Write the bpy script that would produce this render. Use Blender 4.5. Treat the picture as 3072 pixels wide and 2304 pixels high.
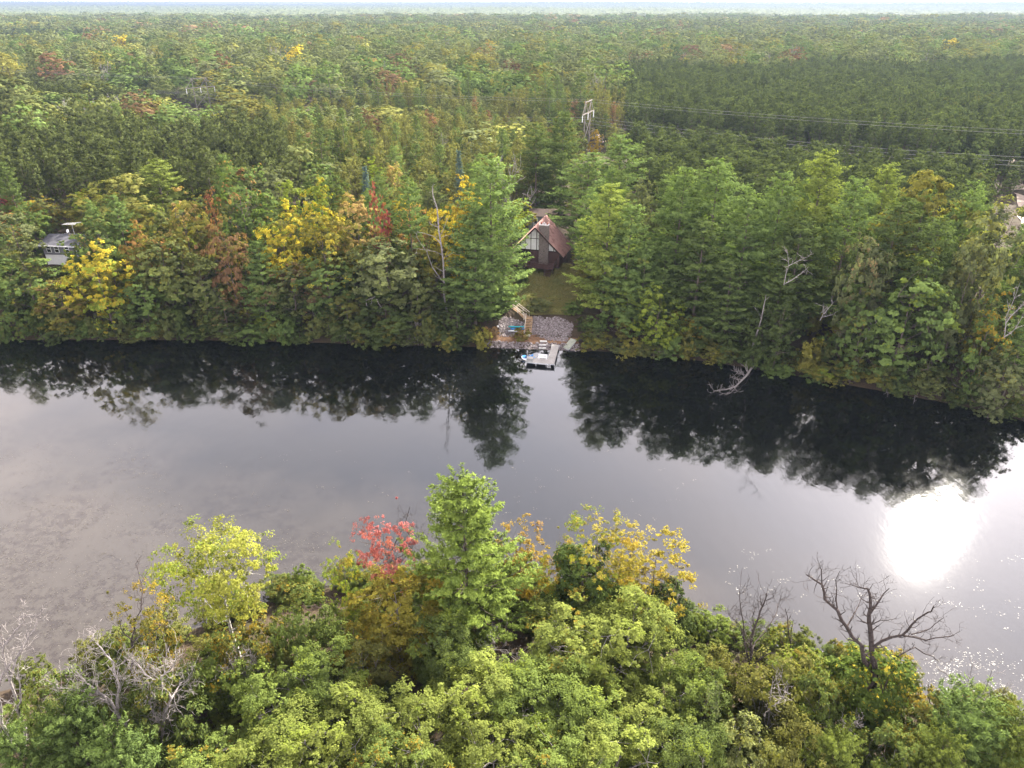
import bpy, math, random
import numpy as np
from mathutils import Vector, Matrix

# ------------------------------------------------------------------ camera, sky, sun, exposure
scene = bpy.context.scene
for o in list(bpy.data.objects):
    bpy.data.objects.remove(o)
CAM_H = 54.0
HAZE = 0.00019
FPX = 2130.0                       # focal length in pixels of the 3072 px wide photograph
PITCH = math.atan((1152 - 9) / FPX)
cd = bpy.data.cameras.new('camera')
cam = bpy.data.objects.new('camera', cd)
scene.collection.objects.link(cam)
cam.location = (0, 0, CAM_H)
cam.rotation_euler = (math.pi / 2 - PITCH, 0, 0)
cd.sensor_width = 36.0
cd.lens = 36.0 * FPX / 3072
cd.clip_start = 0.5
cd.clip_end = 60000
scene.camera = cam

SUN_EL, SUN_AZ = math.radians(33.8), math.radians(36.7)
sun_dir = Vector((math.sin(SUN_AZ) * math.cos(SUN_EL), math.cos(SUN_AZ) * math.cos(SUN_EL), math.sin(SUN_EL)))
world = bpy.data.worlds.new('World')
scene.world = world
world.use_nodes = True
wn, wl = world.node_tree.nodes, world.node_tree.links
wn.clear()
sky = wn.new('ShaderNodeTexSky')
sky.sky_type = 'NISHITA'
sky.sun_disc = False
sky.sun_elevation = SUN_EL
sky.sun_rotation = SUN_AZ
sky.air_density = 1.0
sky.dust_density = 0.25
sky.ozone_density = 1.0
tc = wn.new('ShaderNodeTexCoord')
mp = wn.new('ShaderNodeMapping'); mp.inputs['Scale'].default_value = (1.0, 1.0, 2.2)
cn = wn.new('ShaderNodeTexNoise'); cn.inputs['Scale'].default_value = 2.6; cn.inputs['Detail'].default_value = 5; cn.inputs['Roughness'].default_value = 0.5
cr = wn.new('ShaderNodeValToRGB'); cr.color_ramp.elements[0].position = 0.36; cr.color_ramp.elements[1].position = 0.66
cr.color_ramp.elements[0].color = (0.7, 0.7, 0.7, 1); cr.color_ramp.elements[1].color = (0.95, 0.95, 0.95, 1)
# thin cloud: the sky's own brightness with the blue taken out of it
bw = wn.new('ShaderNodeRGBToBW')
cl = wn.new('ShaderNodeMix'); cl.data_type = 'RGBA'; cl.blend_type = 'MULTIPLY'; cl.inputs[0].default_value = 1.0
cl.inputs[7].default_value = (1.98, 1.80, 1.84, 1)
mx = wn.new('ShaderNodeMix'); mx.data_type = 'RGBA'
bg = wn.new('ShaderNodeBackground'); bg.inputs['Strength'].default_value = 0.14
wo = wn.new('ShaderNodeOutputWorld')
wl.new(tc.outputs['Generated'], mp.inputs['Vector']); wl.new(mp.outputs[0], cn.inputs['Vector'])
wl.new(cn.outputs['Fac'], cr.inputs[0]); wl.new(sky.outputs[0], bw.inputs[0]); wl.new(bw.outputs[0], cl.inputs[6])
wl.new(cr.outputs[0], mx.inputs[0]); wl.new(sky.outputs[0], mx.inputs[6]); wl.new(cl.outputs[2], mx.inputs[7])
wl.new(mx.outputs[2], bg.inputs[0]); wl.new(bg.outputs[0], wo.inputs[0])

sd = bpy.data.lights.new('sun', 'SUN')
sd.energy = 4.6
sd.angle = math.radians(1.8)
sd.color = (1.0, 0.93, 0.82)
sun = bpy.data.objects.new('sun', sd)
scene.collection.objects.link(sun)
sun.rotation_euler = sun_dir.to_track_quat('Z', 'Y').to_euler()
sun.location = (0, 0, 200)

vs = scene.view_settings
vs.view_transform = 'Standard'; vs.look = 'None'; vs.exposure = 2.6; vs.gamma = 1.0; vs.use_curve_mapping = False
cy = scene.cycles
cy.use_denoising = True
cy.max_bounces = 6; cy.diffuse_bounces = 2; cy.glossy_bounces = 2; cy.transmission_bounces = 3; cy.volume_bounces = 0; cy.transparent_max_bounces = 4
cy.use_adaptive_sampling = True; cy.adaptive_threshold = 0.02
cy.caustics_reflective = False; cy.caustics_refractive = False
cy.sample_clamp_indirect = 4.0

R = np.random.default_rng(7)
col = scene.collection
cP, sP = math.cos(PITCH), math.sin(PITCH)

# ------------------------------------------------------------------ pixel <-> place
def ray(px, py):
    x = (px - 1536) / FPX; y = -(py - 1152) / FPX
    return np.array([x, cP + y * sP, y * cP - sP])      # world direction, camera depth 1
def at_z(px, py, z=0.0):
    d = ray(px, py); t = (z - CAM_H) / d[2]
    return np.array([d[0] * t, d[1] * t, z])
def at_y(px, py, Y):
    d = ray(px, py); t = Y / d[1]
    return np.array([d[0] * t, Y, CAM_H + d[2] * t])
def project(p):
    x, y, z = p[0], p[1], p[2] - CAM_H
    dep = y * cP - z * sP
    up = y * sP + z * cP
    return 1536 + FPX * x / dep, 1152 - FPX * up / dep, dep

# ------------------------------------------------------------------ terrain functions
far_px = [(-900, 1025), (-300, 1022), (0, 1020), (400, 1020), (700, 1022), (1000, 1030), (1300, 1038), (1480, 1042), (1700, 1050), (1850, 1056), (2050, 1075), (2300, 1112), (2600, 1165), (2900, 1220), (3072, 1262), (3500, 1340), (4200, 1480)]
near_px = [(-1500, 2250), (-500, 2150), (0, 2070), (300, 1990), (560, 1890), (800, 1800), (1000, 1755), (1300, 1770), (1700, 1810), (2000, 1870), (2300, 1940), (2500, 1995), (2800, 2085), (3072, 2180), (3700, 2330), (4800, 2560)]
fp = np.array([at_z(*p)[:2] for p in far_px]); fp = fp[np.argsort(fp[:, 0])]
npx = np.array([at_z(*p)[:2] for p in near_px]); npx = npx[np.argsort(npx[:, 0])]
def shore_far(x): return np.interp(x, fp[:, 0], fp[:, 1])
def shore_near(x): return np.interp(x, npx[:, 0], npx[:, 1])
def wob(x, y):
    return (np.sin(x * 0.21 + 1.3) * np.cos(y * 0.17 + 0.4) + 0.6 * np.sin(x * 0.53 + y * 0.41) + 0.4 * np.sin(x * 1.1 - y * 0.9 + 2))
PS = [-60, -8, -2, 0, 1.6, 3.6, 8.2, 26, 60, 200, 500, 1500, 60000]
PZ = [-2.2, -1.6, -0.7, -0.05, 0.75, 1.0, 3.2, 4.6, 5.4, 6.0, 6, 6, 6]
NS = [-60, -10, -2, 0, 4, 12, 60, 4000]
NZ = [-2.2, -1.2, -0.4, -0.05, 0.7, 1.4, 2.2, 3.0]
def ground_z(x, y):
    x = np.asarray(x, float); y = np.asarray(y, float)
    sf = y - shore_far(x); sn = shore_near(x) - y
    zf = np.interp(sf, PS, PZ); zn = np.interp(sn, NS, NZ)
    amp_f = np.clip(sf / 30, 0, 1) * 0.25; amp_n = np.clip(sn / 6, 0, 1) * 0.15
    return np.where(sf > sn, zf + wob(x, y) * amp_f, zn + wob(x, y) * amp_n)
def gz(x, y): return float(ground_z(x, y))

# ------------------------------------------------------------------ node materials
def new_mat(name):
    m = bpy.data.materials.new(name); m.use_nodes = True
    nt = m.node_tree; nt.nodes.clear()
    return m, nt.nodes, nt.links
def add(nodes, kind, **kw):
    n = nodes.new('ShaderNode' + kind)
    for k, v in kw.items(): setattr(n, k, v)
    return n
def mixrgb(nodes, links, fac, a, b, blend='MIX'):
    m = add(nodes, 'Mix', data_type='RGBA', blend_type=blend)
    for i, v in ((0, fac), (6, a), (7, b)):
        if hasattr(v, 'is_output'): links.new(v, m.inputs[i])
        else: m.inputs[i].default_value = v if i == 0 else (*v, 1)
    return m.outputs[2]
def noise(nodes, links, scale, detail=3, rough=0.55, vec=None, out='Fac'):
    n = add(nodes, 'TexNoise'); n.inputs['Scale'].default_value = scale; n.inputs['Detail'].default_value = detail; n.inputs['Roughness'].default_value = rough
    if vec is not None: links.new(vec, n.inputs['Vector'])
    return n.outputs[out]
def ramp(nodes, links, fac, stops):
    r = add(nodes, 'ValToRGB'); el = r.color_ramp.elements
    while len(el) < len(stops): el.new(0.5)
    for e, (p, c) in zip(el, stops):
        e.position = p; e.color = (*c, 1) if len(c) == 3 else c
    links.new(fac, r.inputs[0])
    return r.outputs[0]
def math_node(nodes, links, op, a, b=None, clamp=False):
    n = add(nodes, 'Math', operation=op, use_clamp=clamp)
    for s, v in zip(n.inputs, (a, b)):
        if v is None: continue
        if hasattr(v, 'is_output'): links.new(v, s)
        else: s.default_value = v
    return n.outputs[0]

def surf_mat(name, c1, c2, scale, rough=0.8, bump=0.0, bscale=None, spec=0.3, obj_coord=True, c3=None, stretch=None):
    m, n, l = new_mat(name)
    tcn = add(n, 'TexCoord'); vec = tcn.outputs['Object']
    if stretch:
        mpn = add(n, 'Mapping'); mpn.inputs['Scale'].default_value = stretch; l.new(vec, mpn.inputs[0]); vec = mpn.outputs[0]
    f = noise(n, l, scale, 5, 0.6, vec)
    stops = [(0.3, c1), (0.7, c2)] if c3 is None else [(0.3, c1), (0.52, c2), (0.74, c3)]
    c = ramp(n, l, f, stops)
    p = add(n, 'BsdfPrincipled'); p.inputs['Roughness'].default_value = rough; p.inputs['Specular IOR Level'].default_value = spec
    l.new(c, p.inputs['Base Color'])
    if bump:
        b = add(n, 'Bump'); b.inputs['Strength'].default_value = bump; b.inputs['Distance'].default_value = 0.05
        l.new(noise(n, l, bscale or scale * 3, 4, 0.6, vec), b.inputs['Height']); l.new(b.outputs[0], p.inputs['Normal'])
    o = add(n, 'OutputMaterial'); l.new(p.outputs[0], o.inputs[0])
    return m

def foliage_mat(name, far=False, trans=0.36, spec=0.12):
    m, n, l = new_mat(name)
    va = add(n, 'Attribute', attribute_name='var', attribute_type='GEOMETRY').outputs['Fac']
    if far:
        tint = add(n, 'Attribute', attribute_name='tint', attribute_type='INSTANCER').outputs['Color']
    else:
        oi = add(n, 'ObjectInfo'); tint = oi.outputs['Color']
        acc = add(n, 'Attribute', attribute_name='acc', attribute_type='GEOMETRY').outputs['Fac']
        accent = add(n, 'Attribute', attribute_name='accent', attribute_type='OBJECT').outputs['Color']
        k = math_node(n, l, 'SUBTRACT', oi.outputs['Alpha'], acc)
        k = math_node(n, l, 'MULTIPLY', k, 9.0, True)
        tint = mixrgb(n, l, k, tint, accent)
    br = math_node(n, l, 'MULTIPLY_ADD', va, 0.8); n[-1].inputs[2].default_value = 0.6
    cmb = add(n, 'CombineXYZ')
    for s in cmb.inputs: l.new(br, s)
    c = mixrgb(n, l, 1.0, tint, cmb.outputs[0], 'MULTIPLY')
    # older leaves are a little yellower
    yel = mixrgb(n, l, 1.0, c, (1.14, 1.03, 0.84), 'MULTIPLY')
    c = mixrgb(n, l, va, c, yel)
    if spec > .01:
        p = add(n, 'BsdfPrincipled'); p.inputs['Roughness'].default_value = 0.6; p.inputs['Specular IOR Level'].default_value = spec
    else:
        p = add(n, 'BsdfDiffuse')
    t = add(n, 'BsdfTranslucent')
    tcx = mixrgb(n, l, 1.0, c, (1.42, 1.47, 0.78), 'MULTIPLY')
    l.new(c, p.inputs[0]); l.new(tcx, t.inputs[0])
    ms = add(n, 'MixShader'); ms.inputs[0].default_value = trans
    l.new(p.outputs[0], ms.inputs[1]); l.new(t.outputs[0], ms.inputs[2])
    o = add(n, 'OutputMaterial'); l.new(ms.outputs[0], o.inputs[0])
    return m

M = {}
M['leaf'] = foliage_mat('leaf_foliage', False, 0.30, 0.0)
M['needle'] = foliage_mat('needle_foliage', False, 0.24, 0.0)
M['mid_leaf'] = foliage_mat('forest_foliage', False, 0.24, 0.0)
M['far_leaf'] = foliage_mat('distant_foliage', True, 0.24, 0.0)
M['bark'] = surf_mat('brown_bark', (0.05, 0.04, 0.032), (0.15, 0.12, 0.10), 6, 0.9, 0.6, 14, 0.1)
M['grey_bark'] = surf_mat('weathered_grey_wood', (0.10, 0.088, 0.082), (0.30, 0.27, 0.255), 5, 0.85, 0.4, 14, 0.15)
M['dark_bark'] = surf_mat('dark_dead_bark', (0.022, 0.018, 0.017), (0.075, 0.060, 0.055), 5, 0.9, 0.4, 14, 0.05)
M['birch_bark'] = surf_mat('white_birch_bark', (0.10, 0.09, 0.08), (0.55, 0.52, 0.48), 3.2, 0.7, 0.3, 9, 0.2, stretch=(1, 1, 2.2))

# ------------------------------------------------------------------ mesh helpers
def mesh_from(name, V, F, mats, smooth=False, mat_idx=None, attrs=None):
    V = np.asarray(V, np.float32); me = bpy.data.meshes.new(name)
    if isinstance(F, np.ndarray):
        k = F.shape[1]; nf = len(F)
        me.vertices.add(len(V)); me.vertices.foreach_set('co', V.ravel())
        me.loops.add(nf * k); me.polygons.add(nf)
        me.polygons.foreach_set('loop_start', np.arange(0, nf * k, k, dtype=np.int32))
        me.loops.foreach_set('vertex_index', F.astype(np.int32).ravel())
    else:
        me.from_pydata(V.tolist(), [], F)
    for m in mats: me.materials.append(m)
    if mat_idx is not None: me.polygons.foreach_set('material_index', np.asarray(mat_idx, np.int32))
    me.polygons.foreach_set('use_smooth', np.full(len(me.polygons), smooth, bool))
    me.update(calc_edges=True)
    for k, v in (attrs or {}).items():
        a = me.attributes.new(k, 'FLOAT', 'FACE'); a.data.foreach_set('value', np.asarray(v, np.float32))
    return me
def obj(name, me, parent=None):
    o = bpy.data.objects.new(name, me); col.objects.link(o)
    if parent is not None: o.parent = parent
    return o
def empty(name, loc, rz=0.0):
    o = bpy.data.objects.new(name, None); col.objects.link(o)
    o.location = [float(v) for v in loc]; o.rotation_euler = (0, 0, rz); o.empty_display_size = 0.5
    return o
def tag(o, label=None, cat=None, group=None, kind=None):
    if label: o['label'] = label
    if cat: o['category'] = cat
    if group: o['group'] = group
    if kind: o['kind'] = kind
    return o

class MB:
    """collects simple solids for one mesh"""
    def __init__(s): s.V = []; s.F = []
    def add(s, V, F):
        b = len(s.V); s.V += [tuple(map(float, v)) for v in V]; s.F += [[i + b for i in f] for f in F]; return s
    def box(s, c, d, rz=0.0, rx=0.0):
        m = Matrix.Translation(c) @ Matrix.Rotation(rz, 4, 'Z') @ Matrix.Rotation(rx, 4, 'X')
        V = [m @ Vector((x * d[0] / 2, y * d[1] / 2, z * d[2] / 2)) for z in (-1, 1) for y in (-1, 1) for x in (-1, 1)]
        return s.add(V, [[0, 2, 3, 1], [4, 5, 7, 6], [0, 1, 5, 4], [2, 6, 7, 3], [0, 4, 6, 2], [1, 3, 7, 5]])
    def bar(s, a, b, w, h=None, up=(0, 0, 1)):
        a, b = Vector(a), Vector(b); h = h or w; d = (b - a).normalized(); u = Vector(up)
        if abs(d.dot(u)) > 0.99: u = Vector((0, 1, 0))
        x = d.cross(u).normalized(); z = x.cross(d)
        V = [p + x * sx * w / 2 + z * sz * h / 2 for p in (a, b) for sx, sz in ((-1, -1), (1, -1), (1, 1), (-1, 1))]
        return s.add(V, [[3, 2, 1, 0], [4, 5, 6, 7], [0, 1, 5, 4], [1, 2, 6, 5], [2, 3, 7, 6], [3, 0, 4, 7]])
    def prism(s, poly, thick):
        """poly: 3D points of a planar outline, thick: offset vector"""
        n = len(poly); t = Vector(thick); P = [Vector(p) for p in poly]
        V = P + [p + t for p in P]
        return s.add(V, [list(range(n))[::-1], list(range(n, 2 * n))] + [[i, (i + 1) % n, (i + 1) % n + n, i + n] for i in range(n)])
    def tube(s, pts, rad, sides=5):
        V, F = tube_arrays(pts, rad, sides); return s.add(V, F)
    def lathe(s, prof, c, sides=12):
        V = []; F = []; n = len(prof)
        for r_, z_ in prof:
            for k in range(sides):
                a = 2 * math.pi * k / sides; V.append((c[0] + r_ * math.cos(a), c[1] + r_ * math.sin(a), c[2] + z_))
        for i in range(n - 1):
            for k in range(sides):
                k2 = (k + 1) % sides; F.append([i * sides + k, i * sides + k2, (i + 1) * sides + k2, (i + 1) * sides + k])
        F.append(list(range(sides))[::-1]); F.append([(n - 1) * sides + k for k in range(sides)])
        return s.add(V, F)
    def build(s, name, mat, parent=None, smooth=False):
        return obj(name, mesh_from(name, s.V, s.F, [mat], smooth), parent)

def tube_arrays(pts, rad, sides=5):
    P = [Vector(p) for p in pts]; V = []; F = []
    ref = Vector((0.31, 0.17, 0.93)).normalized()
    for i, p in enumerate(P):
        d = (P[min(i + 1, len(P) - 1)] - P[max(i - 1, 0)]).normalized()
        if abs(d.dot(ref)) > 0.97: ref = Vector((0.93, 0.2, 0.3)).normalized()
        x = d.cross(ref).normalized(); y = d.cross(x)
        for k in range(sides):
            a = 2 * math.pi * k / sides
            V.append(p + x * (math.cos(a) * rad[i]) + y * (math.sin(a) * rad[i]))
    for i in range(len(P) - 1):
        for k in range(sides):
            k2 = (k + 1) % sides
            F.append([i * sides + k, (i + 1) * sides + k, (i + 1) * sides + k2, i * sides + k2])
    F.append([(len(P) - 1) * sides + k for k in range(sides)])
    return V, F

# ------------------------------------------------------------------ foliage building blocks
def unit(v): return v / np.maximum(np.linalg.norm(v, axis=1, keepdims=True), 1e-9)
def blades(C, N, T, ln, wd):
    """rhombic leaves: centre, normal, long direction, length, width"""
    N = unit(N); T = unit(T - N * np.sum(T * N, 1, keepdims=True)); B = np.cross(N, T)
    ln = np.broadcast_to(np.asarray(ln, float).reshape(-1, 1), (len(C), 1)); wd = np.broadcast_to(np.asarray(wd, float).reshape(-1, 1), (len(C), 1))
    V = np.stack([C - T * ln / 2, C + B * wd / 2, C + T * ln / 2, C - B * wd / 2], 1).reshape(-1, 3)
    return V, np.arange(len(V)).reshape(-1, 4)
def rnd_dirs(rng, n):
    return unit(rng.normal(size=(n, 3)))

def limb_tree(rng, h, r, base, n_limbs, trunk_r, mb, lean=(0, 0), twig=True, sides=6):
    """trunk with rising limbs; returns limb ends"""
    ends = []
    top = np.array([lean[0], lean[1], h * 0.86]); pts = []
    for i in range(7):
        t = i / 6
        pts.append(np.array([top[0] * t + rng.normal() * 0.012 * h * t, top[1] * t + rng.normal() * 0.012 * h * t, top[2] * t - 0.4 * (i == 0)]))
    mb.tube(pts, [trunk_r * (1.25 if i == 0 else (1 - 0.8 * i / 6)) for i in range(7)], sides)
    for k in range(n_limbs):
        t = base / h * 0.7 + (0.8 - base / h * 0.7) * (k + rng.random()) / n_limbs
        i = min(int(t * 6), 5); p0 = pts[i] + (pts[i + 1] - pts[i]) * (t * 6 - i)
        a = k * 2.4 + rng.random() * 0.8; L = r * (0.55 + 0.4 * rng.random()) * (1.1 - 0.55 * t)
        up = 0.35 + 0.7 * t + 0.2 * rng.random()
        p1 = p0 + np.array([math.cos(a), math.sin(a), up]) * L * 0.5 + rng.normal(size=3) * 0.05 * L
        p2 = p1 + np.array([math.cos(a + 0.3), math.sin(a + 0.3), up * 0.8]) * L * 0.5
        rr = trunk_r * (1 - 0.75 * t) * 0.5
        mb.tube([p0, (p0 + p1) / 2 + rng.normal(size=3) * 0.03 * L, p1, p2], [rr, rr * 0.8, rr * 0.6, rr * 0.2], 4)
        ends.append(p2)
        if twig:
            for _ in range(2):
                q = p1 + (rng.normal(size=3) + np.array([math.cos(a), math.sin(a), 0.5])) * L * 0.28
                mb.tube([p1, (p1 + q) / 2 + rng.normal(size=3) * 0.04 * L, q], [rr * 0.5, rr * 0.3, rr * 0.1], 3)
    return ends

def broadleaf(name, seed, h, r, base, n_clump, n_leaf, leaf, clump_r=0.26, trunk_r=0.22, n_limbs=9, top_heavy=1.0, bark='bark', lean=(0, 0), droop=0.0, twig=True, wide=1.0, sparse=0.0, tight=0.0):
    """returns (trunk mesh, crown mesh); foliage in clumps over an uneven egg-shaped crown"""
    rng = np.random.default_rng(seed)
    mb = MB(); ends = limb_tree(rng, h, r, base, n_limbs, trunk_r, mb, lean, twig)
    cz = (base + h) / 2; rz = (h - base) / 2
    # clump centres: mostly on the outer shell, fibonacci spread and jittered
    i = np.arange(n_clump) + 0.5
    zz = 1 - 2 * i / n_clump; ph = i * 2.399963 + rng.random() * 6
    D = np.stack([np.sqrt(1 - zz ** 2) * np.cos(ph), np.sqrt(1 - zz ** 2) * np.sin(ph), zz], 1)
    D = unit(D + rng.normal(size=D.shape) * 0.22)
    lob = 1 + 0.20 * np.sin(3 * np.arctan2(D[:, 1], D[:, 0]) + rng.random() * 6) * (1 - D[:, 2] ** 2) + 0.12 * (1 - .5 * tight) * rng.normal(size=n_clump)
    sh = rng.choice([1.0, 0.8, 0.5], n_clump, p=[0.54, 0.28, 0.18]) * lob
    t = (D[:, 2] + 1) / 2
    prof = np.where(t < 0.45, 0.62 + 0.38 * (t / 0.45) ** top_heavy, 1.0)
    C = np.stack([D[:, 0] * r * sh * prof * wide, D[:, 1] * r * sh * prof * wide, cz + D[:, 2] * rz * sh], 1)
    C[:, 0] += lean[0] * t; C[:, 1] += lean[1] * t
    cr_ = r * clump_r * rng.uniform(0.5, 1.55, n_clump)
    keep = rng.random(n_clump) > sparse
    C, cr_, D = C[keep], cr_[keep], D[keep]; n_clump = len(C)
    # thin twigs carry the clumps
    if twig:
        for c_ in C[::2]:
            e_ = ends[int(np.argmin([np.linalg.norm(c_ - q_) for q_ in ends]))]; md_ = (c_ + e_) / 2 + rng.normal(size=3) * .06 * r
            mb.tube([e_, md_, c_ + (c_ - e_) * .15], [trunk_r * .14, trunk_r * .1, trunk_r * .04], 3)
    # sprays of leaves on each clump
    n_sp = max(n_clump, int(n_leaf / 26)); w = cr_ ** 2; scl = rng.choice(n_clump, n_sp, p=w / w.sum())
    ds = rnd_dirs(rng, n_sp); ds[:, 2] = np.where(rng.random(n_sp) < 0.66, np.abs(ds[:, 2]), ds[:, 2]); ds = unit(ds + D[scl] * 0.4)
    S = C[scl] + ds * (cr_[scl] * (0.3 + .5 * tight + (0.78 - .5 * tight) * rng.random(n_sp) ** 0.6))[:, None] * np.array([1.15, 1.15, 0.85])
    sr = cr_[scl] * rng.uniform(.16, .40, n_sp) * (1 - .5 * tight) + leaf * (.5 - .3 * tight)
    isp = rng.integers(0, n_sp, n_leaf); idx = scl[isp]; n = len(idx)
    d = rnd_dirs(rng, n)
    P = S[isp] + d * (sr[isp] * rng.random(n) ** .5)[:, None] * np.array([1.1, 1.1, .6])
    P[:, 2] = np.maximum(P[:, 2] - droop * sr[isp], 0.25)
    N = ds[isp] * (0.5 + .4 * tight) + D[idx] * (.55 + .3 * tight) + d * .2 + np.array([0, 0, 0.4]) + rng.normal(size=(n, 3)) * (0.42 - .26 * tight)
    s = leaf * rng.uniform(0.6, 1.4, n)
    V, F = blades(P, N, rng.normal(size=(n, 3)) + np.array([0, 0, -0.3]), s * 1.35, s * 0.85)
    svar = rng.random(n_sp)
    cvar = rng.random(n_clump)
    var = np.clip((.3 + .3 * tight) * cvar[idx] + (.4 - .2 * tight) * svar[isp] + (.3 - .15 * tight) * rng.random(n), 0, 1)
    hz = (C[:, 2] - base) / max(h - base, .1)
    cacc = np.clip(0.55 * rng.random(n_clump) + 0.45 * (1 - hz), 0.02, 1)
    acc = np.clip(cacc[idx] + .25 * (svar[isp] - .5) + rng.normal(size=n) * 0.15, 0.01, 1)
    tm = mesh_from(name + '_trunk', mb.V, mb.F, [M[bark]], True)
    cm = mesh_from(name + '_crown', V, F, [M['leaf']], False, None, {'var': var, 'acc': acc})
    return tm, cm

def conifer(name, seed, h, r, base, whorl, per, tuft, n_spray, prof, rise=0.12, fan=0.30, inner=0.22, trunk_r=0.28, gap=0.1, bark='bark', blade_k=3, tipball=0.0, droop=0.0, jag=0.25, up=0.5, wblade=0.30, plume=1.0):
    """trunk with whorls of flat feathery branches; prof(t) gives the branch length 0..1 at height share t of the crown"""
    rng = np.random.default_rng(seed)
    mb = MB(); lean = rng.normal(size=2) * 0.012 * h
    pts = [(lean[0] * t, lean[1] * t, h * 0.985 * t - 0.4 * (t == 0)) for t in np.linspace(0, 1, 8)]
    mb.tube(pts, [trunk_r * (1.2 if k == 0 else 1 - 0.93 * k / 7) for k in range(8)], 6)
    BC, BT, BN, BL, BV, BA = [], [], [], [], [], []
    z = base; a0 = rng.random() * 6
    while z < h - 0.2:
        t = (z - base) / (h - base)
        n_b = max(3, int(round(per * (0.8 + 0.4 * rng.random()) * (1.0 if t < 0.85 else 0.8))))
        a0 += 0.7 + rng.random()
        for k in range(n_b):
            if rng.random() < gap: continue
            a = a0 + 2 * math.pi * k / n_b + rng.normal() * 0.22
            L = r * prof(t) * rng.uniform(1 - jag * 1.3, 1 + jag)
            if L < 0.25: L = 0.25
            zb = z + rng.normal() * whorl * 0.25
            ca, sa = math.cos(a), math.sin(a)
            el = rise + 0.55 * t ** 2 + rng.normal() * 0.08
            def bp(s):
                zz = L * (el * s - droop * s * s + 0.16 * s ** 3)
                return np.stack([lean[0] * zb / h + ca * L * s, lean[1] * zb / h + sa * L * s, zb + zz], -1)
            S = np.array([0, 0.35, 0.7, 1.0]); bpts = bp(S)
            rr = max(0.012, trunk_r * 0.28 * (1 - 0.7 * t))
            if L > 0.8: mb.tube(bpts, [rr, rr * 0.7, rr * 0.4, rr * 0.12], 3)
            # plumes: brush-like shoots along the branch, pointing out and up
            n_pl = max(2, int(round(n_spray * (L / r) ** 1.2)))
            s = inner + (1.0 - inner) * (np.arange(n_pl) + rng.random(n_pl)) / n_pl
            w = fan * L * np.sin(np.clip(s, 0, 1.0) * math.pi * 0.86) ** 0.8 + 0.05
            sg = np.where(np.arange(n_pl) % 2 == 0, 1.0, -1.0) * rng.uniform(.25, 1.0, n_pl)
            lat = sg * w
            P = bp(s); P[:, 0] += -sa * lat; P[:, 1] += ca * lat; P[:, 2] += rng.normal(size=n_pl) * .06 * L ** .5 - .08 * np.abs(lat)
            ax = unit(np.stack([ca - sa * sg * .8, sa + ca * sg * .8, np.full(n_pl, up)], 1) + rng.normal(size=(n_pl, 3)) * .18)
            bv = rng.random(); pv_ = rng.random(n_pl); ba = 0.02 + 0.98 * rng.random()
            pls = plume * rng.uniform(.7, 1.25, n_pl) * (.75 + .25 * min(1, L / (.5 * r)))
            ip = np.repeat(np.arange(n_pl), blade_k); n = len(ip); al = rng.random(n)
            T = ax[ip] + rng.normal(size=(n, 3)) * .55
            C0 = P[ip] + ax[ip] * (pls[ip] * (al - .25))[:, None] + rng.normal(size=(n, 3)) * (pls[ip] * (.20 - .10 * al))[:, None] * np.array([1, 1, .65])
            BC.append(C0); BT.append(T); BN.append(np.array([ca * .4, sa * .4, .75]) + ax[ip] * .2 + rng.normal(size=(n, 3)) * .42)
            BL.append(tuft * rng.uniform(.7, 1.3, n)); BV.append(np.clip(.25 * bv + .35 * pv_[ip] + .2 * rng.random(n) + .25 * al, 0, 1)); BA.append(np.full(n, ba))
        z += whorl * rng.uniform(0.75, 1.25) * (1 - 0.45 * t)
    C = np.concatenate(BC); ln = np.concatenate(BL)
    C[:, 2] = np.maximum(C[:, 2], 0.2)
    V, F = blades(C, np.concatenate(BN), np.concatenate(BT), ln, ln * wblade)
    tm = mesh_from(name + '_trunk', mb.V, mb.F, [M[bark]], True)
    cm = mesh_from(name + '_crown', V, F, [M['needle']], False, None, {'var': np.concatenate(BV), 'acc': np.concatenate(BA)})
    return tm, cm

def branchy(mb, rng, p, d, L, rad, depth, twist=0.35, taper=0.62, n_child=(2, 4), upb=0.12, sides=6, min_r=0.008):
    """recursive bare limb"""
    p = np.asarray(p, float); d = np.asarray(d, float); d = d / np.linalg.norm(d)
    n = 4 if depth > 0 else 3; pts = [p]; rads = [rad]
    for i in range(n):
        d = d + rng.normal(size=3) * twist * 0.45 + np.array([0, 0, upb]); d /= np.linalg.norm(d)
        p = p + d * L / n; pts.append(p); rads.append(max(min_r, rad * (1 - (1 - taper) * (i + 1) / n)))
    if depth == 0: rads[-1] = min_r * 0.5
    mb.tube(pts, rads, sides)
    if depth == 0: return
    k = rng.integers(n_child[0], n_child[1] + 1)
    for j in range(k):
        t = 1.0 if j == 0 else rng.uniform(0.35, 1.0)
        i = min(int(t * n), n - 1); q = pts[i] + (pts[i + 1] - pts[i]) * (t * n - i)
        dd = d * 0.9 + rng.normal(size=3) * (0.45 if j == 0 else 0.8)
        branchy(mb, rng, q, dd, L * rng.uniform(0.55, 0.85), max(min_r, rads[i + 1] * (0.9 if j == 0 else 0.62)), depth - 1, twist, taper, n_child, upb, max(3, sides - 1), min_r)

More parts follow.
